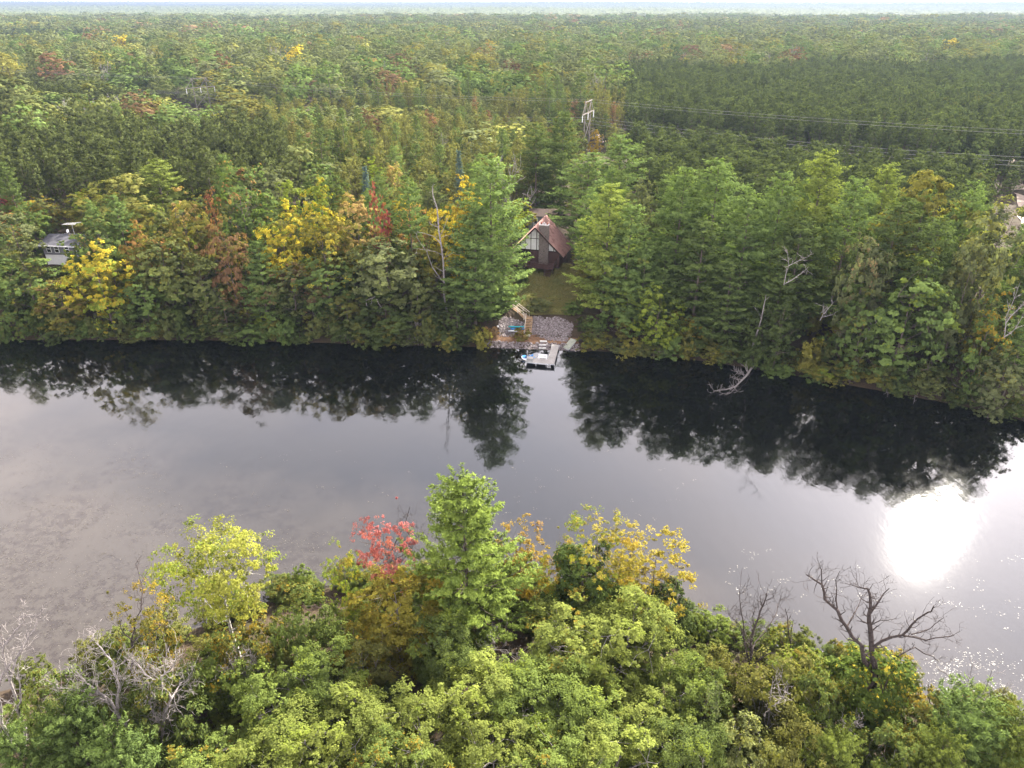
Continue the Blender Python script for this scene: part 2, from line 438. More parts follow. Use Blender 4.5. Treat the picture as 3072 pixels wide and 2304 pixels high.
# ------------------------------------------------------------------ the ground, river, lawn and hills
def axis(parts):
    out = []
    for a, b, s in parts: out += list(np.arange(a, b, s))
    return np.array(out + [parts[-1][1]])
gx = axis([(-20000, -3000, 2500), (-3000, -600, 300), (-600, -130, 20), (-130, 130, 1.5), (130, 600, 20), (600, 3000, 300), (3000, 20000, 2500)])
gy = axis([(-3000, -300, 450), (-300, 10, 15), (10, 60, 1.25), (60, 90, 3), (90, 150, 1.25), (150, 300, 5), (300, 1500, 40), (1500, 3000, 250), (3000, 22000, 2000)])
XX, YY = np.meshgrid(gx, gy)
ZZ = ground_z(XX, YY)
V = np.stack([XX, YY, ZZ], -1).reshape(-1, 3)
nx, ny = len(gx), len(gy)
ii = (np.arange(ny - 1)[:, None] * nx + np.arange(nx - 1)[None]).ravel()
Fg = np.stack([ii, ii + 1, ii + nx + 1, ii + nx], 1)
m, n, l = new_mat('forest_floor')
tcn = add(n, 'TexCoord')
f1 = noise(n, l, 0.35, 6, 0.65, tcn.outputs['Object']); f2 = noise(n, l, 5.0, 4, 0.7, tcn.outputs['Object'])
c = ramp(n, l, f1, [(0.35, (0.030, 0.021, 0.014)), (0.5, (0.050, 0.036, 0.020)), (0.66, (0.030, 0.040, 0.014))])
c = mixrgb(n, l, 0.5, c, ramp(n, l, f2, [(0.3, (0.018, 0.013, 0.010)), (0.7, (0.085, 0.062, 0.042))]))
p = add(n, 'BsdfPrincipled'); p.inputs['Roughness'].default_value = 0.95; p.inputs['Specular IOR Level'].default_value = 0.1; l.new(c, p.inputs['Base Color'])
b = add(n, 'Bump'); b.inputs['Strength'].default_value = 0.6; b.inputs['Distance'].default_value = 0.1; l.new(f2, b.inputs['Height']); l.new(b.outputs[0], p.inputs['Normal'])
o = add(n, 'OutputMaterial'); l.new(p.outputs[0], o.inputs[0])
tag(obj('ground', mesh_from('ground', V, Fg, [m], True)), 'brown forest floor on both banks of the river', kind='structure')

# the river: dark tannin water over a muddy, weedy bed
m, n, l = new_mat('river_water')
tcn = add(n, 'TexCoord'); geo = add(n, 'NewGeometry')
sep = add(n, 'SeparateXYZ'); l.new(geo.outputs['Position'], sep.inputs[0])
# shallow weed bed reaches out from the near bank, widest on the left
sh_ = math_node(n, l, 'MULTIPLY_ADD', sep.outputs[0], 0.012); n[-1].inputs[2].default_value = 0.0
sh2 = math_node(n, l, 'MULTIPLY_ADD', sep.outputs[1], 0.030); n[-1].inputs[2].default_value = -1.75
sm = math_node(n, l, 'ADD', sh_, sh2)
big = noise(n, l, 0.045, 4, 0.55, geo.outputs['Position'])
sm = math_node(n, l, 'ADD', sm, math_node(n, l, 'MULTIPLY', big, 1.3))
shallow = ramp(n, l, sm, [(0.22, (1, 1, 1)), (0.95, (0, 0, 0))])
weed_f = noise(n, l, 0.9, 5, 0.75, geo.outputs['Position']); weed_p = noise(n, l, 0.12, 3, 0.6, geo.outputs['Position'])
weed = math_node(n, l, 'MULTIPLY', ramp(n, l, weed_f, [(0.44, (0, 0, 0)), (0.58, (1, 1, 1))]), ramp(n, l, weed_p, [(0.42, (0, 0, 0)), (0.55, (1, 1, 1))]))
bed = mixrgb(n, l, math_node(n, l, 'MULTIPLY', weed, 0.75), (0.040, 0.034, 0.027), (0.018, 0.013, 0.010))
body = mixrgb(n, l, shallow, (0.0028, 0.0032, 0.0030), bed)
p = add(n, 'BsdfPrincipled'); p.inputs['IOR'].default_value = 1.54; p.inputs['Roughness'].default_value = 0.035; l.new(body, p.inputs['Base Color'])
wv = add(n, 'Mapping'); wv.inputs['Scale'].default_value = (1.0, 0.45, 1.0); l.new(geo.outputs['Position'], wv.inputs[0])
w1 = noise(n, l, 0.8, 3, 0.5, wv.outputs[0]); w2 = noise(n, l, 3.5, 2, 0.5, wv.outputs[0])
calm = ramp(n, l, noise(n, l, 0.03, 2, 0.5, geo.outputs['Position']), [(0.4, (0.25, 0.25, 0.25)), (0.65, (1, 1, 1))])
hgt = math_node(n, l, 'MULTIPLY', math_node(n, l, 'ADD', w1, math_node(n, l, 'MULTIPLY', w2, 0.25)), calm)
b = add(n, 'Bump'); b.inputs['Strength'].default_value = 1.0; b.inputs['Distance'].default_value = 0.02; l.new(hgt, b.inputs['Height']); l.new(b.outputs[0], p.inputs['Normal'])
o = add(n, 'OutputMaterial'); l.new(p.outputs[0], o.inputs[0])
wx = 500
tag(obj('river', mesh_from('river', [(-wx, 0, 0), (wx, 0, 0), (wx, 200, 0), (-wx, 200, 0)], [[0, 1, 2, 3]], [m])), 'calm dark river with the sky and trees mirrored in it', kind='structure')

# low hills on the horizon
hv = []; hf = []
xs = np.linspace(-17000, 17000, 140)
hh = 20 + 40 * np.clip(0.5 + 0.5 * np.sin(xs / 2300 + 0.6) * np.cos(xs / 5200), 0, 1) + 5 * np.sin(xs / 310.0)
rows = [(14500, 0.0), (15600, 0.75), (16500, 1.0), (19000, 0.0)]
for yy, k in rows:
    for x, h_ in zip(xs, hh): hv.append((x, yy, 5 + h_ * k))
q = len(xs)
for r_ in range(len(rows) - 1):
    for i in range(q - 1): hf.append([r_ * q + i, r_ * q + i + 1, (r_ + 1) * q + i + 1, (r_ + 1) * q + i])
M['hill'] = surf_mat('wooded_hill', (0.03, 0.05, 0.025), (0.055, 0.075, 0.035), 0.004, 0.95, spec=0.05)
tag(obj('hills', mesh_from('hills', hv, hf, [M['hill']], True)), 'low wooded hills along the far horizon', kind='structure')

# ------------------------------------------------------------------ CABIN
mat_white = surf_mat('white_stucco', (0.62, 0.62, 0.60), (0.80, 0.80, 0.78), 1.2, 0.8, 0.1)
mat_brown = surf_mat('dark_brown_timber', (0.028, 0.020, 0.017), (0.06, 0.042, 0.034), 3, 0.8, spec=0.05)
mat_red = surf_mat('reddish_brown_stain', (0.050, 0.026, 0.023), (0.088, 0.044, 0.038), 3, 0.65, 0.15, stretch=(1, 1, 0.3))
mat_roof = surf_mat('faded_red_shingles', (0.20, 0.105, 0.085), (0.36, 0.22, 0.185), 0.8, 0.9, 0.5, 9, 0.05, c3=(0.27, 0.13, 0.11))
mat_stone = surf_mat('fieldstone', (0.045, 0.037, 0.034), (0.20, 0.165, 0.145), 3.6, 0.9, 1.0, 4, 0.2, c3=(0.10, 0.08, 0.072))
mat_glass = new_mat('dark_window_glass'); _m, _n, _l = mat_glass
_p = add(_n, 'BsdfPrincipled'); _p.inputs['Base Color'].default_value = (0.012, 0.014, 0.018, 1); _p.inputs['Roughness'].default_value = 0.08
_o = add(_n, 'OutputMaterial'); _l.new(_p.outputs[0], _o.inputs[0]); mat_glass = _m
mat_paint = surf_mat('white_paint', (0.68, 0.68, 0.68), (0.82, 0.82, 0.82), 2, 0.5)
mat_clay = surf_mat('terracotta', (0.30, 0.10, 0.06), (0.42, 0.16, 0.10), 4, 0.8)
mat_cap = surf_mat('pale_mortar', (0.45, 0.42, 0.40), (0.62, 0.58, 0.55), 3, 0.9)
mat_blue = surf_mat('bright_blue_plastic', (0.03, 0.20, 0.52), (0.05, 0.27, 0.62), 2, 0.4)
mat_grey_siding = surf_mat('grey_vinyl_siding', (0.13, 0.127, 0.15), (0.17, 0.167, 0.19), 0.7, 0.6)
mat_grey_roof = surf_mat('grey_shingles', (0.055, 0.055, 0.065), (0.11, 0.108, 0.12), 1.6, 0.9, 0.5, 9, 0.15)
mat_bluegrey = surf_mat('blue_grey_siding', (0.14, 0.17, 0.20), (0.19, 0.22, 0.25), 1, 0.7)
mat_metal = surf_mat('pale_galvanised_metal', (0.45, 0.45, 0.46), (0.62, 0.62, 0.63), 6, 0.4, spec=0.5)

CY = 144.5
peak = at_y(1611, 678, CY)
CG = 4.55                                     # ground level under the deck
cab = empty('cabin', (peak[0], CY, CG), math.radians(-16))
tag(cab, 'brown and white half-timbered cabin with stone chimney above the lawn', 'cabin')
PK = peak[2] - CG; HW = 5.4; EV = PK - HW * 1.06; LEN = 8.0; HEAD = 8.35 - CG; FL = 1.25
w = MB()
w.prism([(-HW + .5, 0, 0), (HW - .5, 0, 0), (HW - .5, 0, HEAD), (-HW + .5, 0, HEAD)], (0, LEN, 0)); w.build('wall', mat_red, cab)
# stucco gable, cut into panels by timbers
def roof_z(x): return PK - abs(x) * 1.06
xs_t = [-HW + .45, -3.66, -2.44, -1.22, 0.0, 1.22, 2.44, 3.66, HW - .45]
for a_, b_ in zip(xs_t[:-1], xs_t[1:]):
    lv = [HEAD + .02]
    if max(roof_z(a_), roof_z(b_)) > HEAD + 2.9: lv.append(HEAD + 2.45)
    for j, z0 in enumerate(lv):
        z1a, z1b = roof_z(a_) - .25, roof_z(b_) - .25
        if j + 1 < len(lv): z1a, z1b = min(z1a, lv[1]), min(z1b, lv[1])
        if max(z1a, z1b) <= z0 + 0.1: continue
        w = MB(); w.prism([(a_ + .06, -.06, z0), (b_ - .06, -.06, z0), (b_ - .06, -.06, max(z1b, z0 + .01)), (a_ + .06, -.06, max(z1a, z0 + .01))], (0, .30, 0))
        w.build('stucco_panel', mat_white, cab)
for x in xs_t[1:-1]:
    w = MB(); w.box((x, -.05, (HEAD + roof_z(x) - .2) / 2), (.13, .13, roof_z(x) - .2 - HEAD)); w.build('timber', mat_brown, cab)
w = MB(); w.box((0, -.06, HEAD - .03), (2 * HW - .9, .16, .2)); w.build('timber', mat_brown, cab)
w = MB(); w.box((.3, -.055, HEAD + 2.45), (3.4, .12, .12)); w.build('timber', mat_brown, cab)
# roof: two steep slopes with a prow over the front gable
for s_ in (-1, 1):
    w = MB(); ov = 0.5
    ex = s_ * (HW + ov); ez = roof_z(HW + ov)
    a_, b_, c_, d_ = (0, -1.7, PK), (ex, -.5, ez), (ex, LEN + .5, ez), (0, LEN + .5, PK)
    w.prism([a_, b_, c_, d_] if s_ > 0 else [d_, c_, b_, a_], (0, 0, .16)); rf = w.build('roof', mat_roof, cab)
    w = MB(); w.bar((0, -1.73, PK + .02), (ex, -.53, ez + .02), .08, .30); w.build('rake_board', mat_brown, rf)
    nrow = 24; w = MB()
    for k in range(1, nrow):
        t = k / nrow
        y0 = -1.7 + 1.2 * t
        w.bar((ex * t, y0 + .01, PK + (ez - PK) * t + .19), (ex * t, LEN + .49, PK + (ez - PK) * t + .19), .2, .03, (-s_ * .3, 0, 1))
    tag(w.build('shingles', mat_roof, rf), kind='stuff')
# chimney
chx = at_y(1636, 680, CY - 1)[0] - peak[0]
ch = MB(); rng = np.random.default_rng(3)
CHZ = 13.95 - CG
ch.box((chx, -.55, CHZ / 2 - .2), (1.9, 1.0, CHZ + .4))
chim = ch.build('chimney', mat_stone, cab)
sb = MB()
for k in range(190):                          # fieldstones standing proud of the chimney faces
    zc = rng.uniform(FL, CHZ - .3); sx = rng.uniform(.16, .34); sz = rng.uniform(.12, .24)
    if k % 3: sb.box((chx + rng.uniform(-.82, .82), -1.06, zc), (sx, .10, sz))
    else: sb.box((chx + rng.choice([-.96, .96]), -.55 + rng.uniform(-.4, .4), zc), (.10, sx, sz))
tag(sb.build('fieldstones', mat_stone, chim), kind='stuff')
w = MB(); w.box((chx, -.55, CHZ + .06), (2.05, 1.15, .14)); w.build('cap', mat_cap, chim)
for k, dx in enumerate((-.6, 0.0, .62)):
    w = MB(); w.lathe([(.17, 0), (.15, .25), (.19, .3), (.19, .36), (.12, .37)], (chx + dx, -.55, CHZ + .13), 10); w.build('chimney_pot', mat_clay if k != 1 else mat_cap, chim, True)
# windows, door panel
for x0, x1 in ((-4.6, -3.55), (-3.45, -2.4), (-2.3, -1.35)):
    w = MB(); w.box(((x0 + x1) / 2, -.03, FL + 1.2), (x1 - x0, .1, 2.3)); f_ = w.build('window', mat_brown, cab)
    w = MB(); w.box(((x0 + x1) / 2, -.09, FL + 1.2), (x1 - x0 - .14, .03, 2.14)); w.build('pane', mat_glass, f_)
w = MB(); w.box((-.55, -.03, FL + 1.25), (1.2, .08, 2.4)); w.build('wood_panel', mat_red, cab)
# deck with railings
DK0, DK1, DD = -5.6, 4.4, 3.1
dk = MB(); dk.box(((DK0 + DK1) / 2, -DD / 2 - .05, FL - .14), (DK1 - DK0, DD, .18)); deck = dk.build('deck', mat_red, cab)
w = MB()
for k in range(22): w.box(((DK0 + DK1) / 2, -.12 - k * DD / 22, FL - .03), (DK1 - DK0 - .02, .125, .04))
tag(w.build('deck_boards', mat_red, deck), kind='stuff')
w = MB(); w.box(((DK0 + DK1) / 2, -DD - .08, FL - .17), (DK1 - DK0, .06, .34)); w.build('fascia', mat_red, deck)
for k, x in enumerate(np.linspace(DK0 + .1, DK1 - .1, 6)):
    w = MB(); w.box((x, -DD + .02, FL + .45), (.11, .11, 1.0)); w.build('railing_post', mat_red, deck)
    w = MB(); w.box((x, -DD + .15, FL / 2 - .45), (.14, .14, FL + .5)); w.build('support_post', mat_brown, deck)
for z_ in (.2, .42, .64, .95):
    w = MB(); w.box(((DK0 + DK1) / 2, -DD + .02 - .07, FL + z_), (DK1 - DK0, .04 if z_ < .9 else .16, .10 if z_ < .9 else .05)); w.build('rail', mat_red, deck)
for x in (DK0 + .05, DK1 - .05):
    for z_ in (.2, .42, .64, .95):
        w = MB(); w.box((x, -DD / 2, FL + z_), (.04 if z_ < .9 else .12, DD - .2, .10 if z_ < .9 else .05)); w.build('rail', mat_red, deck)
for k in range(5):
    w = MB(); w.box((DK1 - 1.0, -DD - .35 - k * .28, FL - .25 - k * .25), (1.3, .30, .06)); w.build('step', mat_red, deck)
for dx in (-.68, .68):
    w = MB(); w.bar((DK1 - 1.0 + dx, -DD - .15, FL - .25), (DK1 - 1.0 + dx, -DD - 1.7, -.15), .06, .22); w.build('stringer', mat_brown, deck)
# planter bench on the deck and blue chair
pl = MB(); pl.box((0, 0, .42), (1.7, .5, .07)); pl.box((-.7, 0, .2), (.08, .45, .4)); pl.box((.7, 0, .2), (.08, .45, .4)); pl.box((0, .22, .7), (1.7, .05, .45))
b_ = pl.build('deck_bench', mat_red); Mw = Matrix.Translation(cab.location) @ Matrix.Rotation(cab.rotation_euler.z, 4, 'Z')
b_.matrix_world = Mw @ Matrix.Translation((-1.4, -DD + .55, FL)) @ Matrix.Rotation(math.pi, 4, 'Z')
tag(b_, 'reddish wooden bench against the front railing of the cabin deck', 'bench')
bc = empty('deck_chair', (0, 0, 0)); bc.matrix_world = Mw @ Matrix.Translation((-4.3, -1.9, FL))
tag(bc, 'blue plastic chair on the left side of the cabin deck', 'chair')
w = MB(); w.box((0, 0, .4), (.6, .6, .06)); w.build('seat', mat_blue, bc)
w = MB(); w.box((0, .3, .75), (.6, .06, .7), 0, -.2); w.build('backrest', mat_blue, bc)
for sx in (-1, 1):
    for sy in (-1, 1):
        w = MB(); w.box((sx * .26, sy * .26, .185), (.05, .05, .37)); w.build('leg', mat_blue, bc)
    w = MB(); w.box((sx * .31, 0, .6), (.07, .6, .04)); w.build('armrest', mat_blue, bc)

# blue grey shed behind the cabin
sp = at_y(1606, 690, 162); SGZ = gz(sp[0], 162)
shed = empty('shed', (sp[0], 162, SGZ), math.radians(-10))
tag(shed, 'small blue-grey shed with a white-framed window behind the cabin', 'shed')
stz = at_y(1606, 648, 162)[2] - SGZ
w = MB(); w.prism([(-1.6, 0, 0), (2.2, 0, 0), (2.2, 0, stz - .1), (-1.6, 0, stz - .1)], (0, 4, 0)); w.build('wall', mat_bluegrey, shed)
w = MB(); w.prism([(-2.0, -.4, stz - .1), (2.6, -.4, stz - .1), (2.6, 4.4, stz + .5), (-2.0, 4.4, stz + .5)], (0, 0, .14)); w.build('roof', mat_brown, shed)
w = MB(); w.box((.05, -.03, stz - 1.9), (1.0, .08, 3.0)); f_ = w.build('window', mat_paint, shed)
for zz in (stz - 1.2, stz - 2.6):
    w = MB(); w.box((.05, -.085, zz), (.68, .03, 1.1)); w.build('pane', mat_glass, f_)
w = MB(); w.box((1.5, -.03, stz - 1.2), (.7, .06, 1.3)); w.build('window', mat_glass, shed)

# ------------------------------------------------------------------ GREY HOUSE on the left
hz = 4.7
cb = at_z(146, 797, hz - .3)
hs = empty('grey_house', (cb[0], cb[1], hz - .3), math.radians(-6))
tag(hs, 'grey sided house with white lower wall at the left edge', 'house')
ztop = at_y(118, 735, cb[1])[2] - hz + .3; zmid = at_y(131, 763, cb[1])[2] - hz + .3
HL, HD = 12.0, 7.5
w = MB(); w.prism([(0, 0, -.5), (HL, 0, -.5), (HL, 0, zmid), (0, 0, zmid)], (0, HD, 0)); w.build('lower_wall', mat_paint, hs)
w = MB(); w.prism([(0, -.05, zmid), (HL, -.05, zmid), (HL, -.05, ztop), (0, -.05, ztop)], (0, HD + .1, 0)); wl_ = w.build('wall', mat_grey_siding, hs)
k = zmid + .16; w = MB()
while k < ztop - .1:
    w.prism([(-.03, -.075, k), (HL + .03, -.075, k), (HL + .03, -.052, k + .14), (-.03, -.052, k + .14)], (0, .02, 0)); k += .2
tag(w.build('siding_boards', mat_grey_siding, wl_), kind='stuff')
rp = .62
for s_ in (0, 1):
    w = MB(); e0, e1 = (-.6, HD / 2) if s_ == 0 else (HD + .6, HD / 2)
    zr = ztop + 1.2
    w.prism([(-.7, e0, ztop - .05), (HL + .7, e0, ztop - .05), (HL + .7, e1, zr), (-.7, e1, zr)][::1 if s_ == 0 else -1], (0, 0, .14)); rf = w.build('roof', mat_grey_roof, hs)
    w = MB(); w.box((HL / 2, e0 - .05 if s_ == 0 else e0 + .05, ztop), (HL + 1.4, .08, .2)); w.build('gutter', mat_paint, rf)
for xx in (0, HL):
    w = MB(); w.prism([(xx - .02, 0, ztop - .01), (xx - .02, HD, ztop - .01), (xx - .02, HD / 2, ztop + 1.1)], (.04, 0, 0)); w.build('gable', mat_grey_siding, hs)
wz = (zmid + ztop) / 2 + .25
for wx_ in (1.3, 3.1, 5.4, 8.0):
    w = MB(); w.box((wx_, -.08, wz), (1.05, .1, 1.55)); f_ = w.build('window', mat_paint, hs)
    for dz in (-.37, .37):
        w = MB(); w.box((wx_, -.14, wz + dz), (.8, .03, .62)); w.build('pane', mat_glass, f_)
zr = ztop + 1.2
w = MB(); w.tube([(5.2, HD / 2, zr - .1), (5.2, HD / 2, zr + 2.6)], [.04, .03], 6); w.build('antenna_mast', mat_metal, hs)
an = MB(); an.bar((3.4, HD / 2 - .3, zr + 2.4), (6.8, HD / 2 + .3, zr + 2.6), .05)
for k in range(9):
    x = 3.6 + k * .38; an.bar((x, HD / 2 - .3 - .55 - .05 * k, zr + 2.42 + .02 * k), (x, HD / 2 + .2 + .55 + .05 * k, zr + 2.42 + .02 * k), .025)
an.build('antenna', mat_metal, hs)
w = MB(); w.lathe([(.02, 0), (.22, .04), (.36, .12), (.40, .18), (.38, .18), (.2, .07)], (0, 0, 0), 14); d_ = w.build('satellite_dish', mat_paint, hs, True)
d_.location = (4.1, HD / 2 - .2, zr + .9); d_.rotation_euler = (math.radians(65), 0, math.radians(-15))
w = MB(); w.tube([(4.1, HD / 2, zr - .2), (4.1, HD / 2 - .1, zr + .9)], [.03, .03], 6); w.build('dish_mount', mat_metal, hs)

# ------------------------------------------------------------------ LAWN, RIPRAP, PATH
m, n, l = new_mat('mown_grass')
tcn = add(n, 'TexCoord'); ob = tcn.outputs['Object']
f1 = noise(n, l, 0.25, 4, 0.6, ob); f2 = noise(n, l, 3.5, 5, 0.7, ob)
c = ramp(n, l, f1, [(0.35, (0.062, 0.075, 0.018)), (0.5, (0.10, 0.092, 0.028)), (0.65, (0.135, 0.105, 0.038))])
c = mixrgb(n, l, 0.45, c, ramp(n, l, f2, [(0.3, (0.03, 0.04, 0.01)), (0.7, (0.16, 0.15, 0.05))]))
p = add(n, 'BsdfPrincipled'); p.inputs['Roughness'].default_value = 0.95; p.inputs['Specular IOR Level'].default_value = 0.1; l.new(c, p.inputs['Base Color'])
b = add(n, 'Bump'); b.inputs['Strength'].default_value = 1.0; b.inputs['Distance'].default_value = 0.12; l.new(f2, b.inputs['Height']); l.new(b.outputs[0], p.inputs['Normal'])
o = add(n, 'OutputMaterial'); l.new(p.outputs[0], o.inputs[0]); M['lawn'] = m
def drape(name, poly, step, lift, mat):
    """sheet following the ground inside an outline (world x, y)"""
    poly = np.array(poly); lo, hi = poly.min(0), poly.max(0)
    X = np.arange(lo[0], hi[0] + step, step); Y = np.arange(lo[1], hi[1] + step, step)
    gxx, gyy = np.meshgrid(X, Y); inside = in_poly(gxx, gyy, poly)
    Vv = np.stack([gxx, gyy, ground_z(gxx, gyy) + lift], -1).reshape(-1, 3); nn = len(X); Ff = []
    for j in range(len(Y) - 1):
        for i in range(nn - 1):
            if inside[j, i] or inside[j + 1, i + 1] or inside[j, i + 1] or inside[j + 1, i]: Ff.append([j * nn + i, j * nn + i + 1, (j + 1) * nn + i + 1, (j + 1) * nn + i])
    return mesh_from(name, Vv, Ff, [mat], True)
def in_poly(x, y, poly):
    x = np.asarray(x); y = np.asarray(y); r_ = np.zeros(x.shape, bool); j = len(poly) - 1
    for i in range(len(poly)):
        xi, yi = poly[i]; xj, yj = poly[j]
        if yi != yj:
            r_ ^= ((yi > y) != (yj > y)) & (x < (xj - xi) * (y - yi) / (yj - yi) + xi)
        j = i
    return r_
lawn_poly = [(-1.5, 129), (3.5, 122.2), (12.5, 121.8), (16, 130), (15, 146), (10.5, 147), (2, 146), (-3, 140)]
tag(obj('lawn', drape('lawn', lawn_poly, 0.4, 0.035, M['lawn'])), 'sloping yellow-green lawn between the cabin and the rocky bank', kind='structure')
# grass tufts
rng = np.random.default_rng(5)
gx_ = rng.uniform(-2, 16, 14000); gy_ = rng.uniform(122, 147, 14000); kk = in_poly(gx_, gy_, np.array(lawn_poly)); gx_, gy_ = gx_[kk], gy_[kk]
P = np.stack([gx_, gy_, ground_z(gx_, gy_) + .08], 1); nn = len(P)
V, F = blades(P, rng.normal(size=(nn, 3)) * .8 + np.array([0, -.4, .5]), np.array([0, 0, 1.]) + rng.normal(size=(nn, 3)) * .5, rng.uniform(.12, .3, nn), .06)
g_ = obj('lawn_grass', mesh_from('lawn_grass', V, F, [M['leaf']], False, None, {'var': rng.random(nn), 'acc': rng.random(nn)}))
g_.color = (0.085, 0.085, 0.025, 0.3); g_['accent'] = (0.15, 0.12, 0.045)
tag(g_, 'short patchy grass blades of the lawn below the cabin', 'grass', kind='stuff')
mat_soil = surf_mat('reddish_soil', (0.10, 0.055, 0.032), (0.20, 0.12, 0.07), 1.6, 0.95, 0.5, 8, 0.1)
XL, XR = at_z(1468, 1030, .6)[0], at_z(1735, 1030, .6)[0]
sy = lambda x: float(shore_far(x))
path_poly = [(XL, sy(XL) + 1.2), (0.5 * (XL + XR), sy(4) + 1.3), (XR, sy(XR) + 1.4), (XR, sy(XR) + 3.7), (0.5 * (XL + XR), sy(4) + 3.6), (XL, sy(XL) + 3.9)]
tag(obj('path', drape('path', path_poly, 0.3, 0.03, mat_soil)), 'strip of bare reddish soil along the foot of the rocky bank', kind='structure')

# riprap stones (too many and too small to pick apart)
m, n, l = new_mat('riprap_rock')
at1 = add(n, 'Attribute', attribute_name='var', attribute_type='GEOMETRY').outputs['Fac']
c = ramp(n, l, at1, [(0.0, (0.06, 0.046, 0.043)), (0.4, (0.13, 0.10, 0.098)), (0.75, (0.20, 0.168, 0.168)), (1.0, (0.34, 0.31, 0.30))])
tcn = add(n, 'TexCoord'); c = mixrgb(n, l, 0.35, c, ramp(n, l, noise(n, l, 6, 4, 0.6, tcn.outputs['Object']), [(0.3, (0.05, 0.038, 0.034)), (0.7, (0.24, 0.21, 0.205))]))
p = add(n, 'BsdfPrincipled'); p.inputs['Roughness'].default_value = 0.85; l.new(c, p.inputs['Base Color']); o = add(n, 'OutputMaterial'); l.new(p.outputs[0], o.inputs[0]); M['rock'] = m
ico_v = np.array([(0, -.53, .85), (0, .53, .85), (0, -.53, -.85), (0, .53, -.85), (.85, 0, .53), (.85, 0, -.53), (-.85, 0, .53), (-.85, 0, -.53), (-.53, .85, 0), (.53, .85, 0), (-.53, -.85, 0), (.53, -.85, 0)])
ico_f = np.array([(0, 4, 1), (0, 1, 6), (0, 6, 10), (0, 10, 11), (0, 11, 4), (1, 4, 9), (1, 9, 8), (1, 8, 6), (4, 5, 9), (4, 11, 5), (2, 3, 5), (2, 7, 3), (2, 10, 7), (2, 11, 10), (2, 5, 11), (3, 9, 5), (3, 8, 9), (3, 7, 8), (6, 8, 7), (6, 7, 10)])
rng = np.random.default_rng(11)
def stones(n, fx, fs, size):
    Vs, Fs, vr = [], [], []
    for k in range(n):
        x = fx(); s_ = fs(x); y = sy(x) + s_; z = gz(x, y)
        sc = size * rng.uniform(.55, 1.45); dims = np.array([rng.uniform(.8, 1.5), rng.uniform(.7, 1.2), rng.uniform(.5, .85)]) * sc
        v = (ico_v + rng.normal(size=ico_v.shape) * .13) * dims; a = rng.random() * 6.3
        v = np.stack([v[:, 0] * math.cos(a) - v[:, 1] * math.sin(a), v[:, 0] * math.sin(a) + v[:, 1] * math.cos(a), v[:, 2]], 1)
        Vs.append(v + [x, y, z + dims[2] * .25]); Fs.append(ico_f + 12 * k); vr += [rng.random()] * 20
    return np.concatenate(Vs), np.concatenate(Fs), vr
def bank_point(px, py):
    z = 1.5
    for _ in range(9):
        q_ = at_z(px, py, z); z = .5 * z + .5 * gz(q_[0], q_[1])
    return q_
X1, X2 = at_z(1482, 1000, 1.)[0], at_z(1716, 1000, 1.)[0]
ox_, oy_, ok_ = 1420, 850, 5.53
rip_polys = [np.array(q_, float) for q_ in ([(900, 575), (1020, 545), (1200, 600), (1350, 560), (1500, 600), (1660, 690), (1640, 790), (1540, 965), (1400, 955), (1240, 935), (1060, 850), (955, 830)], [(425, 640), (470, 560), (600, 575), (720, 600), (860, 690), (845, 860), (600, 880), (430, 885)])]
rip_pts = []
while len(rip_pts) < 3800:
    k_ = 0 if rng.random() < .66 else 1; pl_ = rip_polys[k_]
    x_, y_ = rng.uniform(pl_[:, 0].min(), pl_[:, 0].max()), rng.uniform(pl_[:, 1].min(), pl_[:, 1].max())
    if bool(in_poly(np.array(x_ + rng.normal() * 14), np.array(y_ + rng.normal() * 14), pl_)): rip_pts.append(bank_point(ox_ + x_ / ok_, oy_ + y_ / ok_))
it_ = iter(rip_pts); cur_ = [None]
def fx_up(): cur_[0] = next(it_); return float(cur_[0][0])
def fs_up(x): return float(cur_[0][1]) - sy(x)
V, F, vr = stones(3800, fx_up, fs_up, .13)
tag(obj('riprap', mesh_from('riprap', V, F, [M['rock']], False, None, {'var': vr})), 'pinkish grey loose rocks covering the slope beside the wooden stairs', 'rocks', kind='stuff')
V, F, vr = stones(800, lambda: rng.uniform(X1 - 2.5, X2 + 1), lambda x: rng.uniform(-.35, 1.35), .16)
tag(obj('shore_rocks', mesh_from('shore_rocks', V, F, [M['rock']], False, None, {'var': vr})), 'band of loose rocks along the waterline behind the dock', 'rocks', kind='stuff')

# ------------------------------------------------------------------ DOCK, BENCH, BOATS, STAIRS
mat_deck = surf_mat('pale_dock_boards', (0.30, 0.275, 0.25), (0.42, 0.39, 0.355), 2.5, 0.7, 0.2, 12)
mat_deckgrey = surf_mat('grey_dock_boards', (0.20, 0.20, 0.19), (0.29, 0.29, 0.27), 2.5, 0.7, 0.2, 12)
mat_green = surf_mat('greenish_weathered_boards', (0.22, 0.23, 0.18), (0.33, 0.34, 0.27), 2.2, 0.8, 0.2, 12)
mat_wood = surf_mat('tan_treated_lumber', (0.30, 0.19, 0.10), (0.45, 0.31, 0.18), 2.5, 0.75, 0.2, 12)
mat_palewood = surf_mat('pale_weathered_lumber', (0.45, 0.40, 0.33), (0.60, 0.55, 0.47), 2.5, 0.75, 0.2, 12)
mat_concrete = surf_mat('concrete_slab', (0.34, 0.33, 0.31), (0.46, 0.45, 0.43), 3, 0.85, 0.2, 14)
mat_teal = surf_mat('teal_plastic', (0.015, 0.30, 0.33), (0.03, 0.36, 0.39), 2, 0.35, spec=0.5)
mat_silver = surf_mat('dull_aluminium', (0.38, 0.40, 0.43), (0.55, 0.57, 0.60), 3, 0.4, spec=0.5)
mat_redp = surf_mat('red_plastic', (0.35, 0.03, 0.04), (0.45, 0.05, 0.05), 2, 0.4)
mat_globe = surf_mat('white_globe', (0.75, 0.74, 0.70), (0.85, 0.84, 0.80), 2, 0.3)

